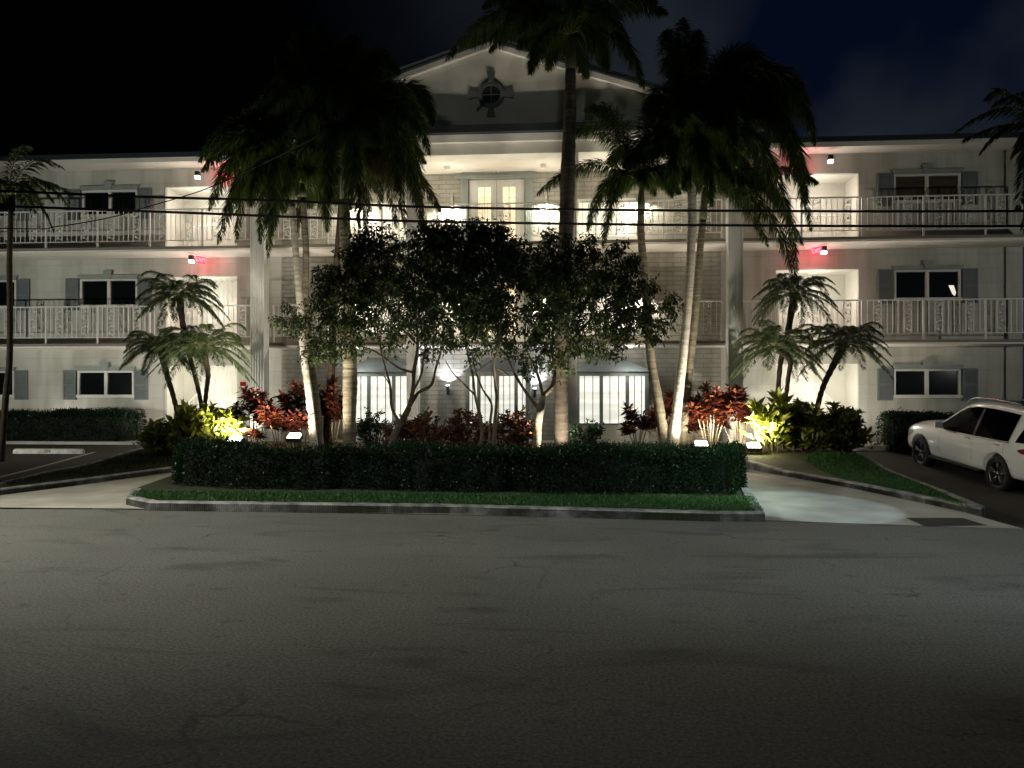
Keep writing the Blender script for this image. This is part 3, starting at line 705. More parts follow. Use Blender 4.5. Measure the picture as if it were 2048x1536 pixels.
# ---------------------------------------------------------------- railings
def scroll_mesh():
    m = MB()
    for x in (-.1, .1): m.box(x-.008, x+.008, -.008, .008, 0, .86)
    for k in range(4):
        z = .02+.21*k; sg = 1 if k % 2 else -1
        pts = [(sg*.09*math.cos(a), 0, z+.105+.095*math.sin(a)) for a in [x*math.pi*1.5/7-.6 for x in range(8)]]
        m.tube(pts, .010, 4); m.tube([(-sg*.08, 0, z), (-sg*.02, 0, z+.07), (sg*.05, 0, z+.10), (sg*.02, 0, z+.16), (-sg*.04, 0, z+.13)], .009, 4)
        m.add([(sg*.02, .002, z+.04), (sg*.07, .002, z+.09), (sg*.03, .002, z+.13), (-sg*.01, .002, z+.09)], [(0, 1, 2, 3)])
    return m
def bal_mesh(): return MB().box(-.008, .008, -.008, .008, 0, .86)
PROTO = {}
def railing(x0, x1, z, label):
    t = thing('balcony_railing', label, 'railing', ((x0+x1)/2, YS+.06, z), 'walkway railings'); y = YS+.06
    n = max(1, round((x1-x0)/1.60)); s = (x1-x0)/n
    r = MB(); r.box(x0, x1, y-.02, y+.02, z+1.04, z+1.07); r.build('top_rail', M['rail'], t)
    r = MB(); r.box(x0, x1, y-.012, y+.012, z+.165, z+.185); r.build('bottom_rail', M['rail'], t)
    def put(key, mk, name, x, zz):
        k = (key, round(s, 2))
        if k not in PROTO:
            o = mk().build(name, M['rail'], t, loc=(0, 0, 0)); PROTO[k] = o
            o.location = Vector((x, y, zz)) - wl(t)
        else:
            o = PROTO[k].copy(); COL.objects.link(o); o.parent = t; o.location = Vector((x, y, zz)) - wl(t)
            o.name = name
    for i in range(n+1):
        put('post', lambda: MB().box(-.021, .021, -.021, .021, 0, 1.04), 'post', x0+s*i, z)
    for i in range(n):
        bx = x0+s*i
        for q in (.25, .75): put('scroll', scroll_mesh, 'scroll_panel', bx+s*q, z+.185)
        c = s*.5
        for u in (s*.09, s*.5-.14, s*.5, s*.5+.14, s*.91): put('bal', bal_mesh, 'baluster', bx+u, z+.185)
c1, c2 = cxl-.0, cx+.0
for z, fl in ((Z2, 'second'), (Z3, 'third')):
    railing(XL+8, c1-.26, z, f'white {fl} floor walkway railing on the left wing with scroll panels')
    railing(c1+.26, c2-.26, z, f'{fl} floor railing across the brick centre between the tall columns')
    railing(c2+.26, XR, z, f'white {fl} floor walkway railing on the right wing with scroll panels')

# ---------------------------------------------------------------- small fixtures
def cube_light(px, py, Y, zc_, label):
    p = onY(px, py, Y); t = thing('wall_light', label, 'light', p, 'black cube walkway lights')
    b = MB(); b.box(p.x-.06, p.x+.06, p.y-.06, p.y+.06, p.z, p.z+.13); b.build('housing', M['cast'], t)
    b = MB(); b.prism([(p.x-.062, p.z-.075), (p.x+.062, p.z-.075), (p.x+.052, p.z-.002), (p.x-.052, p.z-.002)], p.y-.055, p.y+.055); b.build('lens', M['bulb'], t)
    light('SPOT', 'downlight', (p.x, p.y, p.z-.10), 60, (1.0, .86, .68), t, d=(0, .18, -1), size=140, blend=.8, rad=.05)
cube_light(383, 520, YS+.45, 0, 'small black cube light under the third floor walkway, left wing')
cube_light(1648, 502, YS+.45, 0, 'small black cube light under the third floor walkway, right wing')
cube_light(395, 352, YS+.75, 0, 'small black cube light under the left wing roof behind palm fronds')
cube_light(1661, 320, YS+.75, 0, 'small black cube light under the right wing roof')
def exit_sign(px, py, Y, yaw, label):
    p = onY(px, py, Y)
    t = thing('exit_sign', label, 'exit sign', p, 'red exit signs', rot=(0, 0, yaw))
    b = MB(); b.box(-.15, .15, -.012, .012, -.10, .10); b.build('panel', M['exitpanel'], t, loc=None) if False else None
    me = MB().box(-.15, .15, -.012, .012, -.10, .10).build('panel', M['exitpanel']); me.parent = t
    for sgn in (-1, 1):
        cu = bpy.data.curves.new('exit_text', 'FONT'); cu.body = 'EXIT'; cu.size = .155; cu.align_x = 'CENTER'; cu.align_y = 'CENTER'; cu.extrude = .002; cu.offset = .003
        tmp = bpy.data.objects.new('exit_text', cu); mm = bpy.data.meshes.new_from_object(tmp); bpy.data.objects.remove(tmp)
        mm.materials.clear(); mm.materials.append(M['exit']); o = bpy.data.objects.new('exit_text', mm); COL.objects.link(o); o.parent = t
        o.location = (0, sgn*.016, -.0); o.rotation_euler = (R(90), 0, 0 if sgn < 0 else R(180))
    light('POINT', 'exit_glow', p + Vector((.20, .15, -.02)), 5.5, (1, .04, .10), None, rad=.05).parent = None
    l = bpy.data.objects['exit_glow'] if False else COL.objects[-1]; l.parent = t
    l.location = (.02, -.14, -.03)
    l2 = l.copy(); COL.objects.link(l2); l2.location = (.02, .14, -.03)
M['exitpanel'] = mat('exit_sign_panel', (.42, .20, .18), .4)
exit_sign(401, 520, YS+.75, R(62), 'red exit sign under the third floor walkway, left wing')
exit_sign(1634, 502, YS+.75, R(-62), 'red exit sign under the third floor walkway, right wing')
exit_sign(444, 352, YS+.85, R(50), 'red exit sign under the left wing roof behind drooping fronds')
exit_sign(1600, 338, YS+.85, R(-50), 'red exit sign under the right wing roof behind palm fronds')
# wall sconces of the brick centre
def sconce(x, z, up, W, col, label, size=158, name='wall_lantern'):
    p = Vector((x, YW-.16, z)); t = thing(name, label, 'wall light', p, 'wall lights on the brick centre')
    b = MB(); b.box(x-.03, x+.03, YW-.09, YW-.002, z-.04, z+.04); b.build('bracket', M['cast'], t)
    b = MB(); b.tube([(x, p.y, z-.14), (x, p.y, z-.12), (x, p.y, z+.10), (x, p.y, z+.12)], [.025, .035, .045, .03], 8); b.build('housing', M['cast'] if up else M['brick'], t)
    zz = z+.135 if up else z-.155
    b = MB(); b.tube([(x, p.y, zz-.01), (x, p.y, zz+.01)], .05, 10); b.build('lens', M['coolbulb'] if up else M['brick'], t)
    light('SPOT', 'sconce_light', (x, p.y-.02, zz+(.03 if up else -.03)), W, col, t, d=(0, .12, 1 if up else -1), size=size, blend=.35, rad=.04)
warm = (1.0, .92, .76)
for fl, z in (('third', Z3), ('second', Z2)):
    for px, side in ((905, 'left of the french doors'), (1092, 'right of the french doors'), (1300, 'right of the right window')):
        if px == 1300: continue
        x = px2x(px); sconce(x, z+1.50, False, 400, warm, f'{fl} floor added wall light {side}')
    for s_, side in ((W3[1]+.10, 'at the outer edge of the right window'), (W3l[0]-.10, 'at the outer edge of the left window'), (W3[0]-.12, 'at the inner edge of the right window'), (W3l[1]+.12, 'at the inner edge of the left window')):
        if 'inner' in side: continue
        sconce(s_, z+1.50, False, 220, warm, f'{fl} floor added wall light {side}')  # unseen fixtures added to brighten the wall beside the windows
sconce(px2x(897), zof(780, 897), True, 85, (.80, .84, 1.0), 'dark lantern on brick left of the centre entrance', size=120)
sconce(px2x(1070), zof(786, 1070), True, 85, (.80, .84, 1.0), 'dark lantern on brick right of the centre entrance', size=120)
for x in (-5.9, -3.75, -.45, 1.7):  # added cans and fill lights that brighten the ground floor porch
    c_ = MB(); c_.tube([(x, YS+.45, Z2-.121), (x, YS+.45, Z2-.16)], [.08, .07], 12); c_.build('added_porch_can', M['trimwhite'], BLD)
    light('POINT', 'porch_fill', (x, YS+.10, Z2-.55), 22, (.95, .97, .92), BLD, rad=.15)
# added ceiling cans, with fill lights below them that brighten the porch ceiling
for x in (-7.3, -5.4, -3.4, -.7, 1.3, 3.2):
    c_ = MB(); c_.tube([(x, 21.45, ZB+.001), (x, 21.45, ZB-.10)], [.09, .07], 12); c_.build('added_porch_can', M['trimwhite'], BLD)
    light('POINT', 'porch_fill', (x, 21.45, ZB-.75), 17, warm, BLD, rad=.3)
# ---------------------------------------------------------------- vegetation helpers
def catmull(P, n=6):
    P = [Vector(p) for p in P]; o = []
    Q = [P[0]*2-P[1]] + P + [P[-1]*2-P[-2]]
    for i in range(1, len(Q)-2):
        for k in range(n):
            t = k/n; a, b, c, d = Q[i-1], Q[i], Q[i+1], Q[i+2]
            o.append(.5*((2*b)+(c-a)*t+(2*a-5*b+4*c-d)*t*t+(3*b-3*c+d-a)*t**3))
    o.append(P[-1]); return o
def bez(a, b, c, n): return [a*(1-t)**2 + b*2*t*(1-t) + c*t*t for t in [i/n for i in range(n+1)]]
def frond(lv, rb, a, b, c, nl=150, ll=.42, lw=.028, plume=True, start=.14, rr=.016, droop=.45):
    if plume: nl = int(nl*4.0); lw = lw*.74; droop = .68
    P = bez(a, b, c, 14); rb.tube(P, [rr*(1-.85*i/14) for i in range(15)], 5, cap=False)
    A = np.array(P); t = rng.uniform(start, 1, nl); x = t*14; i = np.minimum(x.astype(int), 13); f = (x-i)[:, None]
    p = A[i]*(1-f)+A[i+1]*f; d = A[i+1]-A[i]; d /= np.linalg.norm(d, axis=1, keepdims=True)
    up = np.tile([0, 0, 1.0], (nl, 1)); s = np.cross(d, up); s /= np.linalg.norm(s, axis=1, keepdims=True)+1e-6; u = np.cross(s, d)
    ln = ll*(np.sin(np.pi*np.clip(t*.92+.10, 0, 1))**.55)*rng.uniform(.75, 1.15, nl)
    if plume:
        an = rng.uniform(0, 2*np.pi, nl); r = s*np.cos(an)[:, None] + u*np.sin(an)[:, None]
    else:
        sg = np.where(rng.random(nl) < .5, -1, 1)[:, None]; r = s*sg*.9 + u*.32*rng.uniform(.3, 1.2, (nl, 1))
    dd = r + d*.75*rng.uniform(.6, 1.5, (nl, 1)); dd[:, 2] -= droop*rng.uniform(.5, 1.3, nl)
    lv.leaves(p, dd, np.cross(dd, rng.normal(0, 1, (nl, 3))), ln, lw, .28)
def grd(p, tab=BT): return Vector((p.x, p.y, interp(p.y, tab)))
def palm(label, zc, trunk, rads, m, fr, top, shaft=True, shaft_len=.9, leaf=None, name='palm_tree', group='tall feather palms', ll=.42, nl=150, extra=10, elen=2.0, plume=True, lw=.03, ef=(.15, 1.1), slack=.0):
    """trunk: px polyline base..top; fr: list of (ctrl px,py,dz, tip px,py,dz)"""
    pts = [at(x, y, zc) for x, y in trunk]; b = pts[0]; g = grd(b); pts[0] = Vector((b.x, b.y, min(b.z, g.z-.05)))
    t = thing(name, label, 'palm tree', (b.x, b.y, g.z), group)
    C = catmull(pts, 8); n = len(C)
    R_ = [interp(i/(n-1), rads) * (1 + .035*math.sin(i*2.1)) for i in range(n)]
    mb = MB(); mb.tube(C, R_, 14); mb.build('trunk', m, t, smooth=True)
    c = at(top[0], top[1], zc); tp = C[-1]
    if shaft:
        mb = MB(); mb.tube([tp, tp.lerp(c, .35), tp.lerp(c, .8), c], [R_[-1]*1.02, R_[-1]*1.12, R_[-1]*.8, R_[-1]*.45], 12); mb.build('crownshaft', M['shaft'], t, smooth=True)
    lv, rb = LV(), MB()
    for f in fr:
        ctl = at(f[0], f[1], zc+f[2]); tip = at(f[3], f[4], zc+f[5])
        frond(lv, rb, c, ctl, tip, nl=f[6] if len(f) > 6 else nl, ll=ll, lw=lw, plume=plume)
    for k in range(extra):
        az = 2*math.pi*(k+random.random()*.6)/extra; el = random.uniform(*ef); Ln = elen*random.uniform(.8, 1.1)
        h = Vector((math.cos(az), math.sin(az), 0)); 
        ctl = c + h*Ln*.5*math.cos(el)+Vector((0, 0, Ln*.62*math.sin(el)+.12)); tip = c + h*Ln*(.55+.35*math.cos(el)) + Vector((0, 0, -Ln*(.55-.55*math.sin(el))))
        frond(lv, rb, c, ctl, tip, nl=nl, ll=ll, lw=lw, plume=plume)
    lv.build('crown', leaf or M['palm'], t); rb.build('frond_stems', M['rachis'], t, smooth=True)
    return t

Z = 18.2
# --- left group
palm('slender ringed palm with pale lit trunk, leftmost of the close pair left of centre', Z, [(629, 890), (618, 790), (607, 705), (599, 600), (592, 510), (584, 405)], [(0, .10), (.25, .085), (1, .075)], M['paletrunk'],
     [(520,190,-.5, 398,350,-.9), (500,230,.2, 432,500,-.3), (545,200,-.7, 535,530,-1.2), (560,180,.6, 470,300,1.1), (600,180,-.2, 640,330,-.8), (530,250,-.9, 500,420,-1.5), (470,190,.5, 410,330,.8), (510,210,0, 455,440,.1),(480,210,-.5,415,430,-.8),(530,220,.3,520,500,.4),(500,180,.4,470,500,.6),(550,230,0,545,470,0),(470,170,-.3,395,330,-.4)], (583, 330), extra=7, elen=1.9, leaf=M['palm'], ll=.46, nl=230)
palm('slender dark palm right behind the pale one of the close pair left of centre', Z+.35, [(641, 890), (631, 790), (619, 700), (611, 590), (612, 500), (606, 395)], [(0, .10), (.25, .085), (1, .075)], M['bark'],
     [(600,300,.1, 555,380,.2), (640,290,.1, 668,400,.2), (570,300,-.5, 545,470,-.9), (650,330,.6, 655,470,.7), (585,300,-.2,570,430,-.3)], (605, 368), extra=9, elen=1.35, ll=.40, nl=170, ef=(.4, 1.2))
palm('dark curved palm trunk hidden behind hanging fronds left of the thick palm', Z+.9, [(652, 890), (661, 780), (664, 700), (668, 600), (676, 500), (684, 400)], [(0, .12), (.3, .095), (1, .085)], M['fibre'],
     [(760,180,.4, 795,470,.6), (800,250,-.2, 885,430,-.2), (740,220,.9, 730,480,1.1), (830,210,.2,850,480,.3), (620,250,.7, 590,480,.9), (700,150,.2, 745,180,.4)], (690, 320), extra=8, elen=2.0, ll=.46, nl=220, leaf=M['palmdry'])
palm('thick swollen ringed palm with huge drooping crown left of centre', Z-.2, [(700, 892), (699, 840), (700, 780), (700, 730), (697, 660), (693, 560), (690, 470), (690, 400)], [(0, .14), (.15, .15), (.32, .175), (.45, .16), (1, .12)], M['bark'],
     [(620,90,-.2, 602,60,-.3), (660,110,.3, 560,160,.4), (800,60,-.2, 862,320,-.3), (780,100,-.7, 812,470,-1.1), (850,90,.3, 868,260,.5), (830,130,.1, 842,420,.2), (560,60,-.6, 565,330,-.9), (600,100,.9, 480,230,1.3), (640,170,-.9, 660,420,-1.4), (700,120,-1, 720,470,-1.7), (740,110,.8, 790,220,1.2), (560,130,.1, 420,320,.2), (650,60,.1, 700,110,.2),(610,90,.1,588,66,.2),(650,60,-.1,642,50,0),(690,80,.2,712,72,.3),(590,120,-.2,556,130,-.3),(740,90,.2,775,110,.3),(620,130,.2,575,230,.3), (740,60,.3, 800,150,.5),(580,90,.3,545,200,.5),(770,140,.5,760,430,.8),(800,120,-.5,845,470,-.8),(720,160,-.2,690,470,-.3),(640,150,-.3,610,300,-.4)], (690, 250), extra=13, elen=2.4, ll=.50, nl=270)
# --- tall centre palm
palm('tallest straight palm standing just right of the building centre', Z-.4, [(1124, 895), (1122, 800), (1124, 700), (1127, 560), (1133, 440), (1136, 330), (1140, 230), (1141, 140)], [(0, .17), (.2, .155), (.45, .165), (.65, .175), (1, .12)], M['darkbark'],
     [(1020,-60,-.2, 885,130,-.4), (1040,20,.2, 915,95,.4), (1075,40,-.7, 1060,150,-1.2), (1060,-20,.4, 975,110,.7), (1200,20,0, 1215,150,.1), (1240,0,.3, 1290,185,.5), (1100,-80,.2, 1060,-160,.3), (1180,-90,.2, 1230,-150,.3), (1060,-90,-.3, 960,20,-.5), (1210,-100,-.3, 1320,10,-.4), (1190,-40,.5, 1260,90,.8), (1040,-60,-.6, 1010,60,-1), (1240,-40,-.3, 1340,30,-.6), (1050,-60,.6, 1000,10,1), (1110,40,.8, 1095,145,1.0), (1150,60,.9, 1175,160,1.2), (1150,-120,0, 1150,-220,0)], (1141, 70), extra=9, elen=1.9, ll=.42, nl=200, ef=(.7, 1.4))
# --- right group
palm('leaning palm with small bright green crown right of the tallest palm', Z, [(1332, 892), (1316, 800), (1302, 720), (1296, 640), (1288, 540), (1282, 470), (1282, 425)], [(0, .13), (.3, .10), (.6, .10), (1, .08)], M['bark'],
     [(1245,170,.2, 1165,225,.4), (1190,270,-.2, 1068,395,-.4), (1210,300,.3, 1172,470,.5), (1225,290,-.5, 1205,505,-.9), (1330,230,.3, 1372,300,.5), (1240,220,.4, 1190,215,.6), (1285,220,0, 1300,215,.1), (1330,280,-.3, 1345,400,-.5), (1250,260,.6, 1215,330,.8), (1200,180,.5, 1130,290,.8), (1310,190,.2, 1340,240,.4)], (1283, 372), extra=6, elen=1.3, ll=.36, nl=180, leaf=M['palm'], ef=(.5, 1.3))
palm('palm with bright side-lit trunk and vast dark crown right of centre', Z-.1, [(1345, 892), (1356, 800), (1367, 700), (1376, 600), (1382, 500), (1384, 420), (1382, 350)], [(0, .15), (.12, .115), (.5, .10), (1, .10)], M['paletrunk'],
     [(1360,140,0, 1366,30,0), (1370,100,.3, 1400,60,.4), (1470,20,-.3, 1500,330,-.5), (1560,40,0, 1590,330,0), (1590,60,.3, 1632,300,.4), (1600,120,-.2, 1612,420,-.4), (1540,150,-.6, 1598,560,-.9), (1500,60,.4, 1540,260,.7), (1460,110,-.9, 1470,350,-1.3), (1580,20,.6, 1620,250,1), (1520,30,-.1, 1560,290,-.2), (1320,110,.3, 1290,250,.5), (1350,90,.5, 1330,60,.6), (1340,200,-.5, 1350,390,-.8), (1400,230,-.5, 1425,420,-.8), (1490,0,.8, 1440,220,1.3), (1540,60,.9, 1480,260,1.4), (1450,-10,.2,1560,170,.4),(1570,70,0,1625,480,0),(1480,80,.2,1520,360,.3),(1540,20,-.5,1610,230,-.8),(1450,60,.6,1470,300,.9),(1350,20,.1,1350,160,.2),(1390,30,-.2,1380,130,-.3)], (1383, 285), extra=8, elen=1.8, ll=.52, nl=290)
palm('second trunk of the right-hand pair with lit arching fronds over the tall column', Z+.4, [(1362, 892), (1372, 800), (1384, 690), (1394, 590), (1400, 500), (1406, 440)], [(0, .12), (.3, .095), (1, .08)], M['bark'],
     [(1475,320,-.1, 1560,390,-.2), (1520,290,0, 1610,500,0), (1470,330,.4, 1540,500,.6), (1440,240,0, 1470,270,.1), (1470,240,.3, 1545,290,.5), (1400,260,-.2, 1385,270,-.3), (1560,300,.3, 1640,370,.5), (1430,260,.5, 1500,330,.8), (1540,330,-.5, 1600,590,-.7), (1500,270,-.4, 1580,440,-.6)], (1409, 375), extra=5, elen=1.4, ll=.38, nl=200, ef=(.5, 1.3))
# --- far left and far right palms
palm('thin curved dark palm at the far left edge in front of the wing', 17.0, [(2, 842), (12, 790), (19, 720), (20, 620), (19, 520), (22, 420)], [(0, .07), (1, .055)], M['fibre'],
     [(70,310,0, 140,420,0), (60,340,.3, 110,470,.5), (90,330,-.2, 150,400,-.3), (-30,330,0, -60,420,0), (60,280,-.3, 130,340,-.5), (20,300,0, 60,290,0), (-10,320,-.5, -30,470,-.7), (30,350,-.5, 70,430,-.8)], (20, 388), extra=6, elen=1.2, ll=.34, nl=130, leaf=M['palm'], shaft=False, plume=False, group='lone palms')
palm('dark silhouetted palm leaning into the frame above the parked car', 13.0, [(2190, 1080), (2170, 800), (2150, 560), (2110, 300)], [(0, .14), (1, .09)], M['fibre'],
     [(2020,170,0, 1905,270,0), (2000,150,.3, 1975,200,.5), (2010,230,-.2, 1920,285,-.3), (2050,150,-.3, 1985,215,-.5), (2060,230,0, 2022,320,.1), (2080,300,.2, 2040,470,.3), (2060,260,-.4, 2035,430,-.6), (2180,160,0, 2290,260,0)], (2085, 255), extra=5, elen=1.1, ll=.30, nl=150, leaf=M['palm'], shaft=False, plume=False, group='lone palms')

# --- small date palms
def date(label, zc, trunk, r0, top, n, Ln, seed, flat=.2):
    random.seed(seed)
    pts = [at(x, y, zc) for x, y in trunk]; b = pts[0]; g = grd(b); pts[0].z = min(pts[0].z, g.z-.05)
    pts[-1] = at(top[0], top[1], zc); t = thing('pygmy_date_palm', label, 'palm tree', (b.x, b.y, g.z), 'pygmy date palms'); Ln *= 1.12
    C = catmull(pts, 6); m_ = len(C); mb = MB(); mb.tube(C, [r0*(1.0+(.75*(i/m_)**4))*(1+.10*math.sin(i*2.7)) for i in range(m_)], 9); mb.build('trunk', M['fibre'], t, smooth=True)
    c = C[-1]+Vector((0, 0, .03)); lv, rb = LV(), MB()
    n += 8
    for k in range(n):
        az = k*2.399+random.random()*.4; el = -.55+1.75*(k/n)
        h = Vector((math.cos(az), math.sin(az), 0)); Lk = Ln*random.uniform(.85, 1.12)
        ctl = c + h*Lk*.5 + Vector((0, 0, Lk*(.25+.45*math.sin(el)))); tip = c + h*Lk*(.98-.25*max(0, math.sin(el))) + Vector((0, 0, Lk*(-.36+.72*math.sin(el))))
        frond(lv, rb, c, ctl, tip, nl=230, ll=.23, lw=.013, plume=False, start=.18, rr=.008, droop=.25)
    lv.build('crown', M['date'], t); rb.build('frond_stems', M['rachis'], t, smooth=True)
date('tallest pygmy date palm in the left bed, crown level with the second floor', 18.6, [(408, 880), (404, 820), (392, 760), (376, 700), (366, 650), (362, 618)], .052, (360, 596), 26, 1.0, 3)
date('short dark pygmy date palm leaning left in the left bed', 18.9, [(362, 880), (356, 835), (346, 790), (334, 750), (326, 722)], .058, (322, 700), 26, .95, 4)
date('pygmy date palm with broad lit crown in the middle of the left bed', 18.2, [(404, 880), (408, 830), (413, 780), (416, 745), (408, 715)], .05, (406, 700), 28, 1.15, 5)
date('tallest pygmy date palm in the right bed, crown level with the second floor', 18.6, [(1560, 880), (1556, 800), (1562, 720), (1575, 670), (1586, 620)], .058, (1588, 592), 26, 1.0, 6)
date('pygmy date palm with pale sprawling fronds beside the right column', 18.0, [(1568, 880), (1570, 820), (1576, 760), (1580, 720), (1562, 712)], .05, (1556, 700), 26, 1.15, 7)
date('dark pygmy date palm leaning right in the right bed', 18.4, [(1622, 880), (1634, 820), (1646, 775), (1662, 740), (1680, 712)], .062, (1688, 690), 28, 1.0, 8)

# --- small multi-trunk trees
def smalltree(label, zc, branches, blobs, seed, ncl, lit=M['treeleaf']):
    r = np.random.default_rng(seed)
    b0 = at(branches[0][0][0], branches[0][0][1], zc); g = grd(b0)
    t = thing('ornamental_tree', label, 'tree', (b0.x, b0.y, g.z), 'small leafy trees behind the hedge')
    mb = MB()
    for k, (br) in enumerate(branches):
        r0, r1 = br[-1]; pts = []
        for i, q in enumerate(br[:-1]):
            dz = (0 if i == 0 else (q[2] if len(q) > 2 else r.normal(0, .12)*min(i, 3)))
            pts.append(at(q[0], q[1], zc+dz))
        if k == 0 or br[0][1] > 868: pts[0].z = min(pts[0].z, g.z-.05)
        C = catmull(pts, 5); m_ = len(C); mb.tube(C, [r0+(r1-r0)*i/m_ + r.normal(0, .003) for i in range(m_)], 8)
    lv = LV(); tot = sum(q[2]**2 for q in blobs)
    cents = []
    for bx, by, br in blobs:
        c = at(bx, by, zc); rad = br*zc/F; n = max(4, int(ncl*(3.3 if by < 620 else 1.9)*br*br/tot))
        v = r.normal(0, 1, (n, 3)); v /= np.linalg.norm(v, axis=1, keepdims=True); v *= (r.uniform(.25, 1, (n, 1))**.45)*rad*np.where(r.random((n, 1)) < .16, 1.28, 1); v[:, 1] *= 1.25
        cc = np.array(c)+v; cents.append(cc)
        for q in cc[:max(2, n//5)]:
            q = Vector(q); mb.tube([c, c.lerp(q, .5)+Vector((0, 0, -.05)), q], [.014, .010, .004], 4, cap=False)
    mb.build('trunk', M['branch'], t, smooth=True)
    cc = np.concatenate(cents); per = 19; p = np.repeat(cc, per, 0); nn = len(p)
    d = r.normal(0, 1, (nn, 3)); d[:, 2] = d[:, 2]*.55-.65; d[:, :2] *= .8
    p = p + r.normal(0, .055, (nn, 3))
    lv.leaves(p, d, r.normal(0, 1, (nn, 3)), r.uniform(.055, .135, nn), r.uniform(.028, .05, nn), .12)
    lv.build('crown', lit, t)
A = [[(770, 900), (790, 868), (806, 838), (818, 815), (.085, .06)],
     [(818, 815), (826, 780), (828, 740), (836, 690), (830, 610), (822, 530), (.055, .012)],
     [(800, 848), (784, 815), (780, 770), (770, 735), (760, 690), (745, 600), (.04, .01)],
     [(818, 815), (836, 786), (862, 770), (872, 735), (884, 690), (890, 600), (.045, .01)],
     [(828, 745), (796, 735), (750, 703), (705, 685), (660, 640), (620, 600), (.03, .007)],
     [(822, 790), (842, 750), (850, 700), (870, 640), (.03, .008)], [(780, 770), (765, 750), (742, 745), (.015, .005)], [(836,690),(800,650),(740,560),(.025,.006)]]
smalltree('leafy ornamental tree with leaning forked trunk, leftmost of the three behind the hedge', 16.6, A,
          [(640,650,60),(690,600,62),(745,535,62),(620,690,30),(700,672,44),(775,610,70),(820,540,62),(850,480,42),(590,640,26),(730,490,36),(840,640,55),(570,650,14),(790,680,30),(660,560,30),(640,700,28),(860,705,22),(720,520,26),(760,470,22),(560,640,10),(680,700,26)], 11, 360)
B = [[(958, 900), (964, 860), (956, 815), (950, 790), (945, 748), (934, 700), (928, 620), (915, 520), (.042, .012)],
     [(986, 900), (990, 850), (994, 800), (990, 765), (988, 722), (998, 690), (1002, 600), (.05, .012)],
     [(976, 900), (980, 850), (983, 808), (966, 780), (952, 745), (946, 720), (.035, .015)],
     [(988, 735), (1010, 745), (1020, 752), (.02, .01)], [(946, 748), (965, 735), (985, 720), (.02, .008)], [(950, 790), (920, 760), (905, 745), (890, 720), (.02, .006)]]
smalltree('thin-stemmed ornamental tree with high dark crown, middle one behind the hedge', 16.3, B,
          [(890,520,60),(940,490,52),(985,500,50),(900,600,66),(960,585,66),(1010,560,50),(925,665,46),(980,655,44),(870,660,38),(1000,630,40),(950,462,24),(880,470,22),(1020,500,34),(950,705,22),(1010,690,24),(900,455,16),(990,462,18)], 12, 370)
Cc = [[(1070, 905), (1076, 850), (1082, 815), (1088, 790), (.10, .065)],
      [(1088, 790), (1104, 772), (1110, 740), (1104, 700), (1108, 640), (1120, 560), (.055, .012)],
      [(1078, 818), (1056, 790), (1034, 756), (1018, 720), (1011, 690), (1018, 620), (.04, .01)],
      [(1086, 795), (1080, 765), (1070, 735), (1060, 715), (1050, 690), (1052, 640), (.035, .01)],
      [(1068, 726), (1086, 706), (1110, 695), (1150, 660), (1200, 640), (.02, .007)], [(1110, 740), (1160, 660), (1240, 600), (1300, 600), (.03, .006)], [(1104, 770), (1118, 762), (1122, 772), (.02, .012)]]
smalltree('ornamental tree with stout forked trunk spreading right, beside the tallest palm', 16.5, Cc,
          [(1070,540,52),(1110,590,62),(1160,570,56),(1210,620,62),(1265,600,52),(1310,640,40),(1190,670,44),(1120,660,52),(1060,640,46),(1060,690,36),(1250,660,34),(1340,620,18),(1235,530,38),(1130,510,38),(1180,500,26),(1100,720,26),(1185,705,20),(1155,690,24),(1265,530,20),(1060,735,20),(1125,735,18),(1225,700,20),(1300,670,22),(1345,600,14),(1100,480,18)], 13, 430)

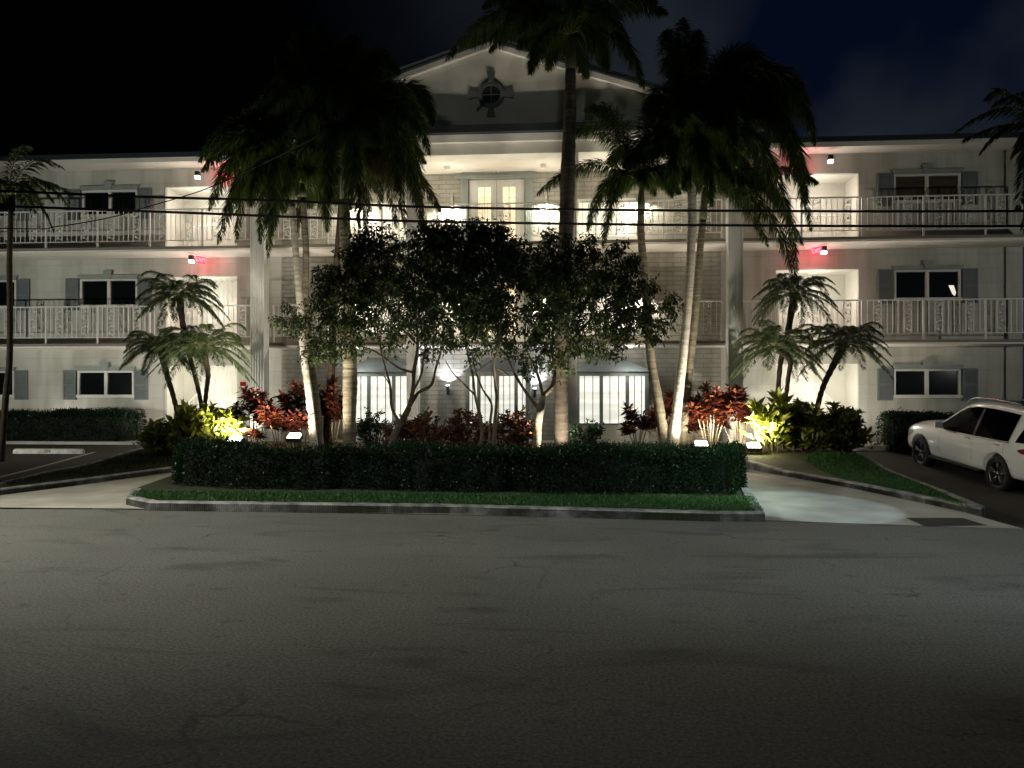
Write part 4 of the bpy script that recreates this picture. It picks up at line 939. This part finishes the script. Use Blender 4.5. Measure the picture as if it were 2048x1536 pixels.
# --- hedges
def hedge(label, P, z0, z1, nl, leaf='hedge', name='hedge', size=.04, yfront=None):
    """P: ground polygon (world pts)"""
    cx_ = sum(p[0] for p in P)/len(P); cy_ = sum(p[1] for p in P)/len(P)
    t = thing(name, label, 'hedge', (cx_, cy_, z0), 'clipped hedges')
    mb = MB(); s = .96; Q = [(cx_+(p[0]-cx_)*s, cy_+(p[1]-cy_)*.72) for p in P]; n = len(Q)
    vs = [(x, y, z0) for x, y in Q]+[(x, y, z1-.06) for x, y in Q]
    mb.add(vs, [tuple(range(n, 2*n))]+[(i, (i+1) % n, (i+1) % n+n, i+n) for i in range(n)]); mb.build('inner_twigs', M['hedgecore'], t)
    lv = LV(); per = [math.dist(P[i][:2], P[(i+1) % n][:2]) for i in range(n)]; tot = sum(per); area = tot*(z1-z0)
    xs = [p[0] for p in P]; ys = [p[1] for p in P]
    def emit(p, nrm, k):
        d = rng.normal(0, .8, (k, 3))+nrm+np.array([0, 0, .35]); lv.leaves(p, d, rng.normal(0, 1, (k, 3)), rng.uniform(.7, 1.3, k)*size, rng.uniform(.5, .7, k)*size*.8, .05)
    for i in range(n):
        a, b = np.array(P[i][:2]), np.array(P[(i+1) % n][:2]); k = int(nl*.65*per[i]/tot)
        u = rng.random((k, 1)); e = (b-a)/max(1e-6, np.linalg.norm(b-a)); nr = np.array([e[1], -e[0]]); 
        if np.dot(nr, (a+b)/2-np.array([cx_, cy_])) < 0: nr = -nr
        wob = .07*np.sin(u*per[i]*2.3)+.045*np.sin(u*per[i]*5.7+1)+.02*np.sin(u*per[i]*17)
        xy = a+(b-a)*u+nr*(rng.normal(-.02, .03, (k, 1))+wob); z = rng.uniform(z0, z1, k)
        emit(np.column_stack([xy, z]), np.array([nr[0], nr[1], 0]), k)
    k = int(nl*1.2); x = rng.uniform(min(xs), max(xs), k); y = rng.uniform(min(ys), max(ys), k); m_ = in_poly([p[:2] for p in P], x, y); x, y = x[m_], y[m_]
    z = z1+.035*np.sin(x*1.7)+.025*np.sin(x*4.3+y*3)+.015*np.sin(x*13)+rng.normal(-.01, .05, len(x)); emit(np.column_stack([x, y, z]), np.array([0, 0, .6]), len(x))
    lv.build('foliage', M[leaf], t)
hp = [gnd(360, 982), gnd(470, 989), gnd(800, 994), gnd(1100, 1000), gnd(1450, 1004), gnd(1478, 990), gnd(1476, 962), Vector((2.1, 12.9, 0)), Vector((-.8, 13.2, 0)), Vector((-4.6, 12.7, 0)), gnd(362, 962)]
zt = .10
hedge('long low clipped hedge on the traffic island across the front', [(p.x, p.y) for p in hp], .08, .80, 80000, size=.042)
a, b = onY(-140, HY, 20.6).x, onY(253, HY, 20.7).x
hedge('dark clipped hedge under the ground floor windows of the left wing', [(a, 20.75), (b, 20.75), (b, 21.6), (a, 21.6)], .35, 1.13, 14000, size=.06)
a, b = onY(1772, HY, 20.6).x, onY(1990, HY, 20.7).x
hedge('dark clipped hedge behind the nose of the white car', [(a, 20.15), (b, 20.15), (b, 21.0), (a, 21.0)], .2, 1.12, 9000, size=.06)

# --- shrubs
def bush(label, px, py, zc, wpx, hpx, Ln, Wd, m, n, name='shrub', group=None, cat='shrub', up=.7, seed=1, ns=26, bend=.15):
    r = np.random.default_rng(seed); b = at(px, py, zc); g = grd(b); b = Vector((b.x, b.y, g.z)); k_ = zc/F; w_, h_ = wpx*k_/2, hpx*k_
    t = thing(name, label, cat, b, group)
    if name == 'croton': n = int(n*1.5)
    mb = MB(); tips = []
    for i in range(ns):
        a = r.uniform(0, 6.28); q = r.uniform(.05, 1)**.5; hh = h_*(1-.45*q*q)*r.uniform(.55, 1)
        tip = b+Vector((math.cos(a)*w_*q, math.sin(a)*w_*q*.6, hh)); mid = b.lerp(tip, .5)+Vector((0, 0, hh*.1)); base = b+Vector((math.cos(a)*w_*q*.3, math.sin(a)*w_*.2*q, -.03))
        mb.tube([base, mid, tip], [.013, .009, .005], 5, cap=False); tips.append((base, mid, tip))
    mb.build('stems', M['branch'], t, smooth=True)
    T = np.array([[list(v) for v in x] for x in tips]); idx = r.integers(0, ns, n); u = r.uniform(.25, 1.0, (n, 1))
    p = T[idx, 1]*(1-u)+T[idx, 2]*u; lo_ = (r.random((n, 1)) < (.38 if 'olive' in label or 'croton' in label else .15)); p = np.where(lo_, T[idx, 0]*(1-u*.9)+T[idx, 1]*u*.9+np.stack([r.normal(0, w_*.28, n), r.normal(0, w_*.18, n), np.zeros(n)], 1), p); d = r.normal(0, 1, (n, 3)); d[:, 2] = np.abs(d[:, 2])*.6+up-.3
    lv = LV(); p = p + r.normal(0, .04, (n, 3)); p[:, 2] = np.maximum(p[:, 2], b.z+.03)
    lv.leaves(p, d, np.cross(d, r.normal(0, 1, (n, 3))), Ln*r.uniform(.6, 1.2, n), Wd*r.uniform(.7, 1.2, n), bend); lv.build('foliage', m, t)
def cordy(label, px, py, zc, wpx, hpx, ns, seed, m=None, leafL=.34, leafW=.072, per=85, name='cordyline', group='red cordylines', fan=1.0):
    r = np.random.default_rng(seed); b = at(px, py, zc); g = grd(b); b = Vector((b.x, b.y, g.z)); k_ = zc/F; w_, h_ = wpx*k_/2, hpx*k_
    t = thing(name, label, 'shrub', b, group); mb = MB(); lv = LV()
    for i in range(ns):
        u = -1+2*(i+.5)/ns+r.normal(0, .12); hh = h_*(1-.28*u*u)*r.uniform(.62, 1); dy = r.uniform(-1, 1)*w_*.5
        base = b+Vector((u*w_*.22, dy*.25, -.04)); tip = b+Vector((u*w_*.85, dy, hh-leafL*.6)); mid = base.lerp(tip, .5)+Vector((-u*w_*.12, 0, hh*.05))
        C = bez(base, mid, tip, 8); mb.tube(C, [.016-.001*j for j in range(9)], 6, cap=False)
        A_ = np.array([list(c) for c in C]); tt = r.uniform(.62, 1, per)*8; ii = np.minimum(tt.astype(int), 7); f = (tt-ii)[:, None]; p = A_[ii]*(1-f)+A_[ii+1]*f
        an = r.uniform(0, 6.28, per); el = r.uniform(-.5, 1.35, per)*((tt/8)-.35)*1.3
        d = np.stack([np.cos(an)*np.cos(el), np.sin(an)*np.cos(el), np.sin(el)+.25], 1)
        lv.leaves(p, d, np.cross(d, [0, 0, 1.0]), leafL*r.uniform(.7, 1.15, per), leafW*r.uniform(.8, 1.2, per), .3)
    mb.build('stems', M['cstem'], t, smooth=True); lv.build('foliage', m or M['red'], t)
M['cstem'] = mat('cane_stem', (.30, .24, .15), .8, col2=(.18, .13, .08), scale=10)
cordy('tall dark maroon cordyline nearest the left column', 508, 890, 18.3, 120, 150, 9, 21)
cordy('low red cordyline lit from below beside the left flood lamp', 560, 890, 17.9, 110, 112, 11, 22)
cordy('maroon cordyline rising behind the pale palm pair', 600, 890, 18.9, 90, 165, 7, 23)
cordy('dark cordyline between the dark palm and the thick palm', 664, 890, 19.0, 70, 155, 6, 24)
cordy('slim maroon cordyline with bare canes in front of the right bay window', 1276, 890, 18.9, 80, 108, 6, 25)
cordy('maroon cordyline behind the leaning right-hand palm trunks', 1330, 890, 19.2, 70, 145, 6, 26)
cordy('large bright red cordyline with pale canes left of the right flood lamp', 1420, 893, 18.3, 110, 160, 12, 27, per=95)
cordy('broad dark-topped red cordyline nearest the right column', 1478, 893, 18.6, 110, 150, 11, 28, per=95)
cordy('small orange-lit cordyline at the foot of the bright palm trunk', 1385, 893, 18.8, 70, 95, 6, 29)
bush('dark green shrub in front of the left bay window', 744, 892, 18.4, 80, 80, .13, .045, M['darkgreen'], 900, seed=31, group='broadleaf shrubs')
bush('dark green shrub just right of the tallest palm', 1172, 892, 17.9, 84, 62, .12, .05, M['darkgreen'], 900, seed=32, group='broadleaf shrubs')
cr_ = 'crotons between the small trees'
bush('mottled croton left of the middle small tree', 850, 895, 17.0, 130, 108, .16, .06, M['croton'], 1000, name='croton', seed=33, group=cr_)
bush('dark croton directly right of the stout forked trunk', 935, 895, 17.2, 130, 100, .16, .06, M['croton'], 950, name='croton', seed=34, group=cr_)
bush('orange-lit croton left of the stout forked trunk', 1026, 897, 16.9, 104, 104, .16, .06, M['croton'], 950, name='croton', seed=35, group=cr_)
bush('croton with dark red leaves beside the leaning forked trunk', 800, 896, 17.1, 80, 74, .15, .055, M['croton'], 500, name='croton', seed=36, group=cr_)
ye = 'yellow green shrubs by the flood lamps'
bush('brightly lit yellow green shrub beside the left flood lamp', 412, 893, 17.6, 150, 112, .26, .11, M['yellow'], 1500, seed=37, group=ye, up=.9)
bush('dull olive shrub at the left end of the planting bed', 340, 898, 17.6, 140, 78, .22, .08, M['olive'], 1100, seed=38, group='olive shrubs')
bush('bright yellow shrub with long banana-like leaves beside the right flood lamp', 1550, 903, 17.2, 96, 118, .42, .12, M['yellow'], 380, seed=39, group=ye, up=1.0, ns=10)
bush('tall olive green shrub beneath the right pygmy date palms', 1625, 902, 17.6, 176, 116, .22, .075, M['olive'], 4200, seed=40, group='olive shrubs', up=.9)
bush('dark olive shrub at the right end of the planting bed', 1685, 906, 17.8, 104, 96, .20, .07, M['olive'], 2200, seed=41, group='olive shrubs')

# --- landscape flood lamps
def flood(px, py, zc, label, W, d, col=(1.0, .90, .74), size=130, face=(0, -.45, 1), spill=0):
    p = at(px, py, zc); g = grd(p)
    t = thing('flood_lamp', label, 'flood lamp', (p.x, p.y, g.z), 'ground flood lamps')
    M_ = Vector(face).to_track_quat('Z', 'Y').to_matrix().to_4x4(); M_.translation = Vector((p.x, p.y, p.z+.02))
    def tr(mb): mb.v = [tuple(M_ @ Vector(v)) for v in mb.v]; return mb
    b = MB(); b.box(-.15, .15, -.10, .10, -.09, -.03); b.box(-.16, .16, -.11, -.10, -.10, .0); b.box(-.16, .16, .10, .11, -.10, .0); b.box(-.16, -.15, -.10, .10, -.10, .0); b.box(.15, .16, -.10, .10, -.10, .0)
    tr(b).build('housing', M['cast'], t)
    b = MB(); b.prism([(-.14, -.028), (.14, -.028), (.12, .03), (-.12, .03)], -.09, .09); tr(b).build('lens', M['bulb'], t)
    b = MB(); b.tube([(p.x-.07, p.y, g.z-.1), (p.x-.07, p.y, p.z-.04)], .012, 6); b.tube([(p.x+.07, p.y, g.z-.1), (p.x+.07, p.y, p.z-.04)], .012, 6); b.build('stake', M['cast'], t)
    light('SPOT', 'flood_light', Vector((p.x, p.y, p.z)) + Vector(face).normalized()*.10, W, col, t, d=d, size=size, blend=.5, rad=.06)
    if spill: light('POINT', 'lens_spill', Vector((p.x, p.y, p.z)) + Vector(face).normalized()*.14, spill, (1.0, .86, .55), t, rad=.05)
flood(470, 880, 17.2, 'white ground flood lamp between the yellow shrub and the left cordylines', 600, (-.25, .9, .85), spill=14)
flood(588, 874, 17.2, 'white ground flood lamp at the foot of the pale palm pair', 560, (.15, .75, 1.0), spill=10)
flood(1403, 889, 17.3, 'white ground flood lamp at the foot of the right-hand palm pair', 430, (-.05, .75, 1.0), spill=18)
flood(1508, 893, 17.0, 'white ground flood lamp beside the yellow banana-leaved shrub', 900, (.2, .9, .85), spill=45)
flood(690, 924, 16.5, 'added ground flood lamp hidden by the hedge left of the small trees', 420, (-.12, .02, 1.0), face=(0, .0, 1), size=80)  # unseen lamp added to uplight the lower tree leaves
flood(1131, 918, 16.7, 'ground flood lamp hidden by the hedge in front of the tallest palm', 300, (-.05, .95, 1.0), face=(0, .3, 1), size=78, col=(1.0, .86, .74))
flood(1108, 926, 16.4, 'added ground flood lamp hidden by the hedge right of the stout forked trunk', 620, (-.22, .0, 1.0), face=(0, .0, 1), size=90)  # another added, unseen uplight for the tree canopy

flood(655, 918, 17.3, 'added narrow ground flood lamp hidden by the hedge under the left palm crowns', 2600, (-.02, .06, 1.0), face=(0, .05, 1), size=44)  # this and the next two: unseen lamps added to uplight palm crowns
flood(1290, 914, 17.3, 'added narrow ground flood lamp hidden by the hedge under the leaning palm', 900, (.0, .06, 1.0), face=(0, .05, 1), size=46, col=(.95, 1.0, .80))
flood(1430, 912, 17.5, 'added narrow ground flood lamp among the red cordylines under the right palm crowns', 700, (.03, .05, 1.0), face=(0, .05, 1), size=40)
wash = [(300, 19.7, 'left wing, outer of two, behind the olive shrub', 150, -.25), (452, 19.7, 'left wing, inner of two, behind the cordylines', 170, -.1),
        (1600, 20.2, 'right wing, inner of two, behind the tall olive shrub', 170, .1), (1692, 20.3, 'right wing, outer of two, behind the dark olive shrub', 130, .2),
        (120, 21.75, 'left wing behind the dark clipped hedge', 40, 0), (-40, 21.75, 'far left wing behind the dark clipped hedge', 30, 0)]
for px, Y, where, W, dx in wash:  # unseen wall washers added to brighten the wings
    q = onY(px, HY, Y); zc_ = -q.x*SN + Y*CS
    flood(px, HY+(H-.36)*F/zc_, zc_, 'added wall-washing ground flood lamp facing the '+where, W, (dx, .62, 1.0), face=(0, .5, 1), size=125, col=(1.0, .92, .78))
light_rw = onY(1880, HY, 21.3)

# --- overhead cables
def cable(label, pts, zc, r, sag=0):
    P = catmull([at(x, y, zc) for x, y in pts], 10); mb = MB(); mb.tube(P, r, 6)
    o = mb.build('overhead_cable', M['wire'], None, loc=tuple(P[0])); tag(o, label, 'cable', 'overhead cables')
cable('upper thick black cable crossing in front of the third floor railing', [(-700, 352), (124, 387), (333, 395), (560, 401), (860, 414), (1373, 421), (2047, 422), (2900, 412)], 13.0, .022)
cable('lower thick black cable crossing in front of the third floor railing', [(-700, 388), (0, 412), (333, 424), (644, 436), (860, 443), (1373, 450), (2047, 452), (2900, 444)], 13.0, .022)
cable('thin slack cable dipping across the left wing windows', [(-500, 440), (25, 457), (114, 453), (220, 435), (300, 412), (406, 380), (520, 330), (640, 270)], 14.5, .010)

# ---------------------------------------------------------------- white SUV (nose at +x in local space, left side at +y)
def build_car():
    S = .975
    # world placement: left wheels' outer face 9.45 m right of the view axis
    def vw(xc, zc): return Vector((xc*CS - zc*SN, xc*SN + zc*CS, 0))
    rear = vw(10.46, 15.2); fwd = vw(10.46, 18.1) - rear
    zr, zf = interp(15.35, PT), interp(18.1, PT)
    head = math.atan2(fwd.y, fwd.x); pitch = -math.atan2(.02-(-.19), 2.75)
    t = thing('parked_car', 'white SUV with roof rails parked nose-in on the right lot', 'car', (rear.x, rear.y, -.215), rot=None)
    t.rotation_mode = 'XYZ'; t.rotation_euler = (0, pitch, head)
    t.scale = (S, S, S)
    WB = 2.92; x_r, x_f = -1.0, WB+.86
    # stations: x, half width at waist, hood/roof profile z, belt z, glass top z
    #        x      zb(bottom) zwaist hw    belt  roofedge roof  hwroof
    st = [(-1.02, .42, .78, .74, .98, 1.00, 1.02, .62),
          (-.98,  .36, .82, .88, 1.06, 1.16, 1.18, .70),
          (-.86,  .33, .82, .945, 1.10, 1.42, 1.47, .68),
          (-.62,  .31, .82, .965, 1.10, 1.60, 1.68, .66),
          (-.2,   .30, .82, .97, 1.08, 1.665, 1.745, .66),
          (.5,    .30, .82, .97, 1.06, 1.69, 1.785, .67),
          (1.1,   .30, .82, .97, 1.05, 1.68, 1.78, .67),
          (1.5,   .30, .82, .97, 1.04, 1.63, 1.73, .66),
          (1.85,  .30, .82, .97, 1.04, 1.46, 1.56, .68),
          (2.2,   .30, .82, .965, 1.04, 1.24, 1.32, .74),
          (2.42,  .30, .82, .96, 1.04, 1.11, 1.19, .78),
          (2.9,   .30, .80, .955, 1.02, 1.08, 1.16, .78),
          (3.35,  .32, .78, .94, .99, 1.04, 1.11, .76),
          (3.62,  .34, .74, .90, .92, .97, 1.02, .70),
          (3.80,  .37, .70, .80, .80, .86, .90, .60),
          (3.87,  .42, .62, .66, .66, .70, .72, .52)]
    def sec(s):
        x, zb, zw, hw, zbelt, ze, zr_, hr = s
        half = [(hw*.80, zb), (hw*.96, zb+.06), (hw*.99, (zb+zw)/2), (hw, zw), (hw*.985, (zw+zbelt)/2), (hw*.945, zbelt), (hr+(hw*.945-hr)*.45, zbelt+(ze-zbelt)*.55), (hr, ze), (hr*.90, ze+(zr_-ze)*.6), (hr*.5, zr_-.008), (0, zr_)]
        return half
    H_ = [sec(s) for s in st]; n = len(H_[0]); full = []
    for s, h in zip(st, H_):
        full.append([(s[0], y, z) for y, z in h] + [(s[0], -y, z) for y, z in h[::-1][1:]])
    m_ = len(full[0]); mb = MB(); vs = [v for r in full for v in r]; fs = []
    for i in range(len(full)-1):
        for k in range(m_-1): fs.append((i*m_+k, (i+1)*m_+k, (i+1)*m_+k+1, i*m_+k+1))
        fs.append((i*m_+m_-1, (i+1)*m_+m_-1, (i+1)*m_, i*m_))
    fs.append(tuple(range(m_))); fs.append(tuple(range((len(full)-1)*m_, len(full)*m_))[::-1])
    mb.add(vs, fs)
    def local(mb_, name, m, par=t, smooth=False):
        me = bpy.data.meshes.new(name); me.from_pydata(mb_.v, [], mb_.f); me.update(); me.materials.append(m)
        o = bpy.data.objects.new(name, me); COL.objects.link(o); o.parent = par
        if smooth: me.polygons.foreach_set('use_smooth', [True]*len(me.polygons))
        return o
    # temporary body: subdivide then cut the arches
    me = bpy.data.meshes.new('body'); me.from_pydata(mb.v, [], mb.f); me.update()
    bm = bmesh.new(); bm.from_mesh(me); bmesh.ops.recalc_face_normals(bm, faces=bm.faces[:]); bm.to_mesh(me); bm.free()
    tmp = bpy.data.objects.new('body', me); COL.objects.link(tmp)
    sub = tmp.modifiers.new('s', 'SUBSURF'); sub.levels = 2; sub.render_levels = 2
    cuts = []
    for xw in (0, WB):
        for sg in (-1, 1):
            c = MB(); c.tube([(xw, sg*.68, .37), (xw, sg*1.15, .37)], .435, 40)
            cm = bpy.data.meshes.new('c'); cm.from_pydata(c.v, [], c.f); cm.update()
            b2 = bmesh.new(); b2.from_mesh(cm); bmesh.ops.recalc_face_normals(b2, faces=b2.faces[:]); b2.to_mesh(cm); b2.free()
            co = bpy.data.objects.new('c', cm); COL.objects.link(co); bo = tmp.modifiers.new('b', 'BOOLEAN'); bo.object = co; bo.operation = 'DIFFERENCE'; bo.solver = 'EXACT'; cuts.append(co)
    bpy.context.view_layer.update()
    dg = bpy.context.evaluated_depsgraph_get(); fin = bpy.data.meshes.new_from_object(tmp.evaluated_get(dg))
    for c in cuts: bpy.data.objects.remove(c)
    bpy.data.objects.remove(tmp)
    fin.materials.clear(); fin.materials.append(M['carpaint']); fin.materials.append(M['plasticblack'])
    for p in fin.polygons:
        c = p.center
        inw = any(math.hypot(c.x-xw, c.z-.37) < .433 for xw in (0, WB)) and abs(c.y) < 1.0
        p.material_index = 1 if (inw or c.z < .36) else 0; p.use_smooth = not inw
    fin.name = 'body'; body = bpy.data.objects.new('body', fin); COL.objects.link(body); body.parent = t
    from mathutils.bvhtree import BVHTree
    bvh = BVHTree.FromPolygons([v.co[:] for v in fin.vertices], [tuple(p.vertices) for p in fin.polygons])
    def on_side(x, z, sg, off):
        h = bvh.ray_cast(Vector((x, sg*2, z)), Vector((0, -sg, 0)))
        return (h[0] + Vector((0, sg*off, 0))) if h[0] else Vector((x, sg*.9, z))
    def side_patch(name, outline, m, sg, off=.006, n=10, thick=.004):
        """outline: list of (x, ztop, zbot) columns"""
        mb = MB(); vs = []; 
        cols = []
        for (xa, ta, ba), (xb, tb, bb) in zip(outline, outline[1:]):
            for k in range(4): u = k/4; cols.append((xa+(xb-xa)*u, ta+(tb-ta)*u, ba+(bb-ba)*u))
        cols.append(outline[-1])
        for x, zt_, zb_ in cols:
            for q in range(6): vs.append(tuple(on_side(x, zb_+(zt_-zb_)*q/5, sg, off)))
        fs = [(i*6+q, (i+1)*6+q, (i+1)*6+q+1, i*6+q+1) for i in range(len(cols)-1) for q in range(5)]
        mb.add(vs, fs); return local(mb, name, m, t, True)
    for sg in (1, -1):
        side_patch('side_window', [(-.30, 1.60, 1.07), (.0, 1.62, 1.06), (.5, 1.64, 1.05), (1.1, 1.63, 1.04), (1.45, 1.58, 1.04), (1.75, 1.44, 1.04), (2.05, 1.24, 1.05), (2.28, 1.10, 1.06)], M['cargls'], sg, .014)
        side_patch('side_window', [(-.93, 1.22, 1.13), (-.85, 1.36, 1.10), (-.72, 1.50, 1.09), (-.60, 1.56, 1.085), (-.50, 1.10, 1.08)], M['cargls'], sg, .014)
        side_patch('door_pillar', [(.80, 1.62, 1.05), (.88, 1.62, 1.05)], M['plasticblack'], sg, .017)
        side_patch('window_trim', [(-.32, 1.06, 1.035), (1.1, 1.03, 1.005), (2.30, 1.045, 1.02)], M['chrome'], sg, .016)
        side_patch('door_seam', [(.84, 1.0, .40), (.847, 1.0, .40)], M['plasticblack'], sg, .003)
        side_patch('door_seam', [(2.10, 1.0, .40), (2.107, 1.0, .40)], M['plasticblack'], sg, .003)
        side_patch('door_seam', [(-.2, 1.02, .82), (-.193, 1.02, .82)], M['plasticblack'], sg, .003)
        side_patch('tail_light', [(-.99, 1.03, .90), (-.90, 1.03, .87), (-.70, .98, .90), (-.62, .95, .935)], M['tail'], sg, .012)
        side_patch('headlight', [(3.30, .86, .80), (3.5, .84, .70), (3.66, .78, .64)], M['glass'], sg, .010)
        for xh in (.02, 1.02):
            p = on_side(xh, .97, sg, .03); mb = MB(); mb.tube([(xh-.10, p.y-sg*.02, .97), (xh-.08, p.y, .97), (xh+.08, p.y, .975), (xh+.10, p.y-sg*.02, .975)], .012, 6); local(mb, 'door_handle', M['chrome'], t, True)
        mb = MB(); y = sg*.90; mb.box(.48, 2.42, sg*.86, sg*1.0, .33, .37); local(mb, 'running_board', M['plasticblack'])
        mb = MB(); mb.box(.48, 2.42, sg*1.0, sg*1.008, .345, .362); local(mb, 'running_board_trim', M['chrome'])
        # mirror
        mb = MB(); my = sg*1.0; pts = []
        mb.tube([(1.98, sg*.93, 1.06), (2.0, sg*1.04, 1.12)], [.03, .03], 6)
        mb.add([(1.92, sg*.98, 1.07), (1.92, sg*1.16, 1.08), (1.92, sg*1.16, 1.21), (1.92, sg*.99, 1.21), (2.06, sg*1.0, 1.09), (2.02, sg*1.14, 1.10), (2.02, sg*1.14, 1.19), (2.06, sg*1.0, 1.19)],
               [(0, 1, 2, 3), (7, 6, 5, 4), (0, 4, 5, 1), (1, 5, 6, 2), (2, 6, 7, 3), (3, 7, 4, 0)]); local(mb, 'side_mirror', M['carpaint'])
        # roof rail
        rp = [(1.62, sg*.60, 1.68), (1.5, sg*.60, 1.765), (1.2, sg*.60, 1.81), (.6, sg*.60, 1.815), (-.1, sg*.59, 1.785), (-.4, sg*.58, 1.72)]
        mb = MB(); mb.tube(catmull(rp, 4), .018, 6); local(mb, 'roof_rail', M['chrome'], t, True)
    # windscreen and rear glass laid on the body from above / behind
    def cap_patch(name, x0, x1, hw0, hw1, m, off=.006):
        vs = []
        for i in range(9):
            x = x0+(x1-x0)*i/8; hw = hw0+(hw1-hw0)*i/8
            for j in range(9):
                y = -hw+2*hw*j/8; h = bvh.ray_cast(Vector((x, y, 3)), Vector((0, 0, -1))); vs.append(tuple(h[0]+Vector((0, 0, off)) if h[0] else (x, y, 1)))
        mb = MB(); mb.add(vs, [(i*9+j, (i+1)*9+j, (i+1)*9+j+1, i*9+j+1) for i in range(8) for j in range(8)]); local(mb, name, m, t, True)
    cap_patch('windscreen', 1.66, 2.36, .55, .64, M['cargls']); cap_patch('sunroof', .1, 1.3, .42, .42, M['cargls']); cap_patch('rear_window', -.88, -.66, .56, .52, M['cargls'])
    mb = MB(); mb.box(-1.05, -.99, -.26, .26, .70, .82); local(mb, 'number_plate', M['trimwhite'])
    mb = MB(); mb.box(-1.06, -.9, -.78, .78, .34, .44); local(mb, 'rear_bumper', M['plasticblack'])
    # wheels
    for xw in (0, WB):
        for sg in (1, -1):
            wh = bpy.data.objects.new('wheel', None); 
            c = MB(); R0 = .375; prof = [(.20, .69), (.30, .685), (.355, .70), (R0, .74), (R0, .90), (.355, .945), (.30, .955), (.275, .94)]
            nn = 36; vs = [(xw+r*math.cos(2*math.pi*k/nn), sg*y, .375+r*math.sin(2*math.pi*k/nn)) for r, y in prof for k in range(nn)]
            c.add(vs, [(i*nn+k, i*nn+(k+1) % nn, (i+1)*nn+(k+1) % nn, (i+1)*nn+k) for i in range(len(prof)-1) for k in range(nn)])
            bpy.data.objects.remove(wh); wo = local(c, 'wheel', M['tyre'], t, True)
            r = MB(); prof = [(.275, .93), (.262, .94), (.250, .90), (.245, .80)]
            vs = [(xw+a*math.cos(2*math.pi*k/nn), sg*y, .375+a*math.sin(2*math.pi*k/nn)) for a, y in prof for k in range(nn)]
            r.add(vs, [(i*nn+k, i*nn+(k+1) % nn, (i+1)*nn+(k+1) % nn, (i+1)*nn+k) for i in range(len(prof)-1) for k in range(nn)])
            for q in range(5):
                a = q*2*math.pi/5+.3
                for da in (-.13, .13):
                    ca, sa = math.cos(a+da*.3), math.sin(a+da*.3); cb, sb = math.cos(a+da), math.sin(a+da)
                    p0 = Vector((xw+.04*ca, sg*.905, .375+.04*sa)); p1 = Vector((xw+.25*cb, sg*.925, .375+.25*sb)); r.tube([p0, p1], [.022, .014], 4)
            r.tube([(xw, sg*.88, .375), (xw, sg*.925, .375)], .05, 12)
            local(r, 'rim', M['rim'], wo, True)
            b = MB(); b.tube([(xw, sg*.76, .375), (xw, sg*.79, .375)], .19, 20); local(b, 'brake_disc', M['cast'], wo)
build_car()
for o in bpy.data.objects:
    if o.type == 'MESH' and o.parent is None and 'kind' not in o and 'label' not in o: print('UNTAGGED', o.name)
